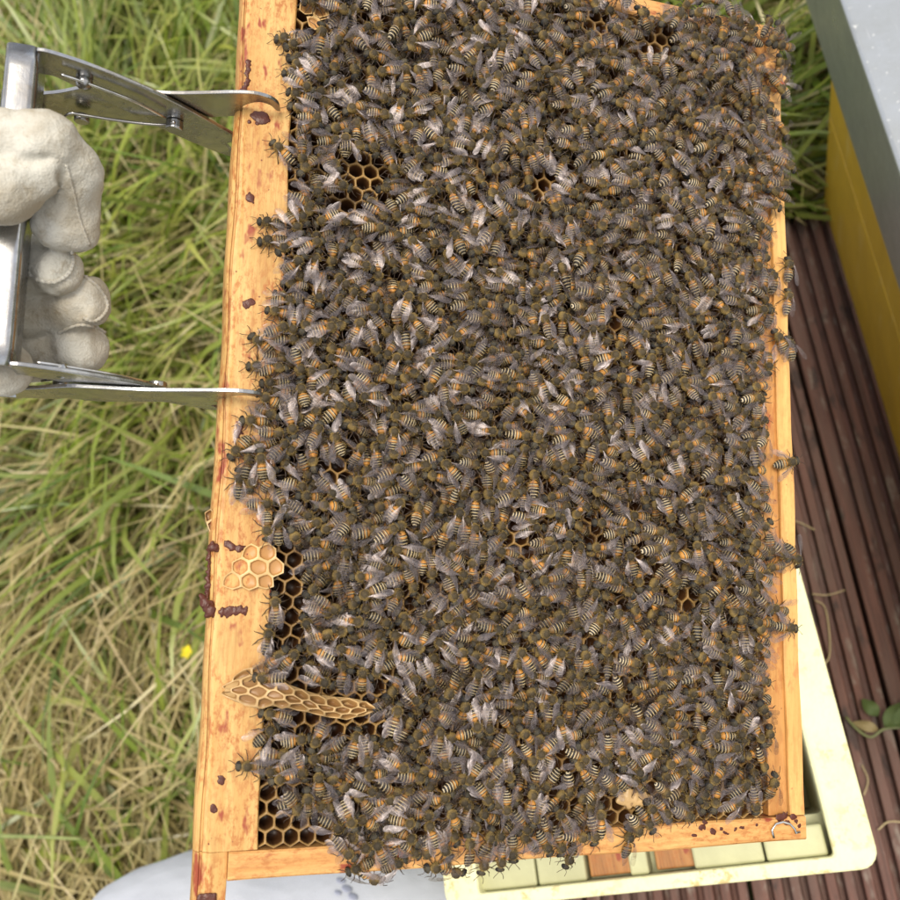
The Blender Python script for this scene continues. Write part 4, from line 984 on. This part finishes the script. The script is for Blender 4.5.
# individuals singled out by where they are: px, py, heading (deg in the picture), wing pose, spare lift, label
SP = [
 (290,38,178,1,'dark bee crossing from the comb on to the top bar, high up'), (296,74,182,2,'bee walking on to the wood above the upper gripper hook'), (302,108,170,1,'bee at the comb edge level with the upper gripper hook'),
 (282,149,140,2,'bee on the wood below the upper gripper hook, heading up to the left'), (272,222,178,1,'upper of two bees jutting side by side over the top bar'), (274,240,186,1,'lower of two bees jutting side by side over the top bar'),
 (262,344,140,2,'bee on the top bar just above the lower gripper hook'), (262,366,180,1,'bee heading for the tip of the lower gripper hook'), (256,420,182,3,'bee with wings half open just below the lower gripper hook'),
 (241,447,228,3,'bee farthest out on the top bar, wings raised, heading down'), (239,483,88,1,'bee at the outer edge of the mass, standing upright along the bar'), (251,478,262,0,'bee lying beside the outermost upright bee on the top bar'), (262,502,5,1,'bee at the corner above the bare comb cells'),
 (252,766,178,0,'bee reaching from the comb on to the bare top bar near the lower corner'), (276,770,195,1,'banded bee behind the one reaching on to the bare top bar'), (276,607,95,0,'bee with its body in the bare cells above the burr comb'), (268,640,80,0,'bee standing at the rim of the bare cells, striped tail up'), (384,703,40,0,'dark shiny bee at the tip of the burr comb'),
 (774,280,86,0,'bee upright on the bottom bar, topmost of the bees on it'), (789,268,84,2,'upper of two bees clinging to the outer edge of the bottom bar'), (789,299,82,1,'lower of two bees clinging to the outer edge of the bottom bar'), (771,314,82,0,'bee with a dark shiny tail on the inner edge of the bottom bar'),
 (781,340,120,2,'bee on the bottom bar beside one hanging over its edge'), (791,347,100,3,'bee with open wings hanging tail down over the bottom bar edge'), (771,363,262,1,'bee heading down the bottom bar below the open winged bee'), (789,462,12,3,'lone bee on the bottom bar facing the deck'),
 (783,551,-40,1,'left bee of the pair by the upper end of the cream rim'), (795,556,-60,3,'right bee of the pair, its wings held up over the cream rim'), (775,566,185,0,'small looking bee just below the pair on the bottom bar'), (781,609,160,3,'upper of two bees on the bottom bar above its lower half'), (788,628,-8,3,'lower of two bees on the bottom bar, facing out over the cream rim'),
 (376,878,-30,2,'bee hanging from the lowest tip of the cluster under the side bar'), (362,868,200,3,'bee clinging beside the lowest bee under the side bar'), (395,866,20,2,'bee hanging under the side bar over the white suit'), (440,866,185,2,'bee hanging under the side bar, tail towards the white suit'), (458,872,-20,3,'bee with wings hanging free over the edge of the cream box'), (486,862,250,1,'bee hanging head down over the cream box'), (503,858,262,0,'striped bee hanging head down beside another over the cream box'), (571,856,240,0,'bee hanging from the side bar left of the stained lugs'), (628,843,80,1,'bee on the side bar above the left stained lug'),
 (365,466,268,3,'honey coloured bee with both wings spread, head down, in mid comb left'), (537,500,85,4,'pale bee with wings held wide near the middle of the comb'),
]
def sample():
    rs = np.random.RandomState(21); u = rs.uniform(-.105, .112, 40000); v = rs.uniform(-.172, .178, 40000)
    k = inpoly(u, v, PU.tolist()); u, v = u[k], v[k]; px, py = to_px(u, v, np.full(len(u), .003))
    ok = np.ones(len(u), bool)
    for hx, hy, ha, hb in HOLES: ok &= ((px-hx)/(ha+5))**2+((py-hy)/(hb+5))**2 > 1
    ok &= ~((burr_line(px, py) < 15) & (px < 372)); ok &= py > -40
    u, v = u[ok], v[ok]; P = [tuple(fw(s[0], s[1], .003)[:2]) for s in SP]; ns = len(P); d2 = .00482**2; Pn = np.zeros((4000, 2)); Pn[:ns] = P; n = ns
    for a, b in zip(u, v):
        if ((Pn[:n, 0]-a)**2+(Pn[:n, 1]-b)**2).min() > d2: Pn[n] = (a, b); n += 1
    P = Pn[:n]; th = rs.uniform(0, 2*math.pi, n)
    for i, s in enumerate(SP): th[i] = math.radians(s[2]+2)
    offs = np.array([-.0045, -.0009, .0032]); rad = .00205; fixed = np.arange(n) < ns; grp = None
    def pts(P, th): d = np.stack([np.cos(th), np.sin(th)], 1); return d, P[:, None]+d[:, None]*offs[None, :, None]
    for it in range(48):
        if it % 8 == 0:
            D = P[:, None]-P[None]; i_, j_ = np.nonzero(((D**2).sum(2) < .0135**2) & ~np.eye(n, dtype=bool))
        d, Q = pts(P, th); mv = np.zeros((n, 2)); tq = np.zeros(n)
        for a in range(3):
            for b in range(3):
                D = Q[i_, a]-Q[j_, b]; L = np.sqrt((D**2).sum(1)); o = np.clip(2*rad-L, 0, None); f = D/(L[:, None]+1e-6)*o[:, None]*.16
                mv[:, 0] += np.bincount(i_, f[:, 0], n); mv[:, 1] += np.bincount(i_, f[:, 1], n)
                tq += np.bincount(i_, offs[a]*(d[i_, 0]*f[:, 1]-d[i_, 1]*f[:, 0]), n)
        mv[fixed] = 0; tq[fixed] = 0; P = P+mv; th = th+np.clip(tq*3.7e4, -.22, .22)
        d, Q = pts(P, th); qx, qy = to_px(Q[..., 0].ravel(), Q[..., 1].ravel(), np.full(3*n, .003))
        bad = ~inpoly(Q[..., 0].ravel(), Q[..., 1].ravel(), PU.tolist()); bad = bad.reshape(n, 3).any(1) & ~fixed
        cen = np.array([0, 0.]); P[bad] -= (P[bad]-cen)*.008
        for hx, hy, ha, hb in HOLES:
            q = (((qx-hx)/(ha+2))**2+((qy-hy)/(hb+2))**2).reshape(n, 3).min(1); k = (q < 1) & ~fixed
            if k.any():
                c = fw(hx, hy, .003)[:2]; e_ = P[k]-c; P[k] += e_/(np.linalg.norm(e_, axis=1)[:, None]+1e-6)*.0004
    d, Q = pts(P, th); qx, qy = to_px(Q[..., 0].ravel(), Q[..., 1].ravel(), np.full(3*n, .003)); kill = np.zeros(n, bool)
    for hx, hy, ha, hb in HOLES: kill |= (((qx-hx)/(ha+1))**2+((qy-hy)/(hb+1))**2).reshape(n, 3).min(1) < 1
    kill |= ((burr_line(qx, qy) < 17) & (qx < 378)).reshape(n, 3).any(1)
    kill |= (~inpoly(Q[..., 0].ravel(), Q[..., 1].ravel(), (PU*1.015).tolist())).reshape(n, 3).sum(1) >= 2
    kill &= ~fixed; P, th = P[~kill], th[~kill]
    return P, th, ns
lap('sample'); BP, BT, NS = sample(); lap('sampled'); nb = len(BP)
bqx, bqy = to_px(BP[:, 0], BP[:, 1], np.full(nb, .004)); print('bees', nb)
rs = np.random.RandomState(5)
def bee_pose(i):
    u, v = BP[i]; lvl = rs.rand()
    wz = -.0004+rs.uniform(0, .0032)+(.0026 if lvl > .70 else 0)
    edge = min(u+.100, .104-u, .152-abs(v)) if True else 0
    if i >= NS: wz += .0016*min(1, max(0, edge/.02))
    if i < NS: wz = .0004
    if v < -.1635: wz = -.004
    if u > .1085: wz = -.003
    pit = rs.normal(0, .21); rol = rs.normal(0, .30)
    if i < NS: pit *= .3; rol *= .4
    if v < -.1635 or u > .1085: rol += .5*(1 if math.cos(BT[i]) > 0 else -1)*(1 if v < -.1635 else 0)
    sc_ = rs.uniform(.93, 1.04)
    return Matrix.Translation((u, v, wz)) @ Matrix.Rotation(BT[i], 4, 'Z') @ Matrix.Rotation(pit, 4, 'Y') @ Matrix.Rotation(rol, 4, 'X') @ Matrix.Scale(sc_, 4)
POSE = [bee_pose(i) for i in range(nb)]
WK = rs.choice([0, 1, 2, 3, 4], size=(nb, 2), p=[.36, .30, .20, .11, .03]); same = rs.rand(nb) < .65; WK[same, 1] = WK[same, 0]
for i in range(NS): WK[i] = SP[i][3]
BV = rs.randint(0, NB, nb)
# the photograph shows the lower bees largest: those get their own objects
vis = (bqx > 0) & (bqx < 900) & (bqy > 0) & (bqy < 900)
order = [i for i in range(NS)]+[i for i in np.argsort(-bqy-.15*(900-bqx)) if i >= NS and vis[i]]
IND = order[:300]; limit_y = min(bqy[i] for i in IND[NS:]); INDS = set(IND)
HOLE_LB = [(263, 812, 'bare cells in the lower corner'), (684, 602, ''), (624, 800, 'pale wax patch low in the comb'), (404, 602, 'small gap of bare cells left of the middle')]
BEES = []
for i in IND:
    bv_ = BV[i]
    if i == 17: bv_ = int(np.argmin(RNDS))
    if i == 40: bv_ = int(np.argmax(RNDS))
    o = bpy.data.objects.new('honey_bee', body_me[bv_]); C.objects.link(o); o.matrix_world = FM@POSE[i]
    r = RNDS[bv_]; colr = 'amber and black' if r > .66 else 'brown and black' if r > .33 else 'dark brown'
    wk = max(WK[i]); wp = 'folded' if wk <= 1 else 'half open' if wk <= 2 else 'spread'
    if i < NS: lb, grp = SP[i][4], 'honey bees at the edges of the frame'
    else:
        x, y = bqx[i], bqy[i]
        if burr_line(x, y) < 32 and x < 400: where = 'beside the burr comb'+(', upper' if y < 700 else ', lower')+' edge'
        elif (x-275)**2+(y-815)**2 < 60**2: where = 'by the corner bare cells'
        elif (x-626)**2+(y-800)**2 < 38**2: where = 'by the pale wax patch'
        elif (x-684)**2+(y-602)**2 < 30**2: where = 'by the small bare cells'
        elif y > 815: where = 'on the side bar, '+('left' if x < 430 else 'middle' if x < 600 else 'right')
        elif x > 725: where = 'along the bottom bar'
        else: where = ('low' if y > 740 else 'midway' if y > 670 else 'higher')+' in '+('left' if x < 380 else 'left centre' if x < 480 else 'centre' if x < 570 else 'right centre' if x < 650 else 'right')+' crowd'
        hd = math.degrees(BT[i]) % 360; face = ('right', 'up right', 'up', 'up left', 'left', 'down left', 'down', 'down right')[int((hd+22.5)//45) % 8]
        lb = '%s bee, %s wings, facing %s, %s' % (colr.replace(' and ', '-'), wp, face, where); grp = 'honey bees crowding the comb'; grp = grp+': '+lb if 0 else grp
    tag(o, lb, 'bee', grp); BEES.append((o, bqy[i]))
    for k, s in enumerate((1, -1)):
        c = bpy.data.objects.new('wing', wing_me[(s, int(WK[i][k]))]); C.objects.link(c); c.parent = o
    for m in leg_me: c = bpy.data.objects.new('leg', m); C.objects.link(c); c.parent = o
    for m in ant_me: c = bpy.data.objects.new('antenna', m); C.objects.link(c); c.parent = o
same_ = {}
for o, y in BEES: same_.setdefault(o['label'], []).append((y, o))
for lb, L in same_.items():
    if len(L) > 1:
        L.sort(key=lambda q: q[0]); k = len(L)
        nm = {2: ('upper', 'lower'), 3: ('upper', 'middle', 'lower')}.get(k) or ('topmost', 'second', 'third', 'fourth', 'fifth', 'sixth', 'seventh', 'eighth')[:k]
        for (y, o), q in zip(L, nm): o['label'] = q+' '+lb
def crowd(idx, poses, name, label, bodies, rseed):
    r_ = np.random.RandomState(rseed); Vs, Bs, Fs, Ms, Rn = [], [], [], [], []; n = 0
    for i, T in zip(idx, poses):
        A = np.array(T); rn = r_.rand(); parts = [bodies[r_.randint(len(bodies))], WING[(1, int(WK[i][0]))], WING[(-1, int(WK[i][1]))]]+LEG+ANT
        for V, B, Fc, mi in parts:
            W_ = (V*MM)@A[:3, :3].T+A[:3, 3]; Vs.append(W_); Bs.append(B); Fs.append(Fc+n); Ms.append(mi); Rn.append(np.full(len(V), rn)); n += len(V)
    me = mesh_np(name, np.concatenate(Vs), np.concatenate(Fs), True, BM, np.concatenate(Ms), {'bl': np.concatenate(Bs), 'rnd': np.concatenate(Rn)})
    tag(link(name, me, None, (), FM), label, kind='stuff')
rest = [i for i in range(nb) if i not in INDS]
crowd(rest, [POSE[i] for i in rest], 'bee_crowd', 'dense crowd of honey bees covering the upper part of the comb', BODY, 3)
# bees of the layer beneath, deep between the others
ext = [i for i in rs.permutation(nb)[:420] if -.085 < BP[i][0] < .088 and abs(BP[i][1]) < .148]
und = []
for i in ext:
    u, v = BP[i]+rs.normal(0, .0035, 2); x, y = to_px(u, v, 0.0)
    if any(((x-a)/(c+4))**2+((y-b)/(d_+4))**2 < 1 for a, b, c, d_ in HOLES) or not inpoly(np.array([u]), np.array([v]), PU.tolist())[0] or (burr_line(np.array(x), np.array(y)) < 15 and x < 372): continue
    und.append((i, Matrix.Translation((u, v, -.0018)) @ Matrix.Rotation(rs.uniform(0, 6.28), 4, 'Z')))
crowd([a for a, _ in und], [b for _, b in und], 'lower_bee_layer', 'bees half hidden beneath the others on the comb', BODY_LO, 9)
lap('end')
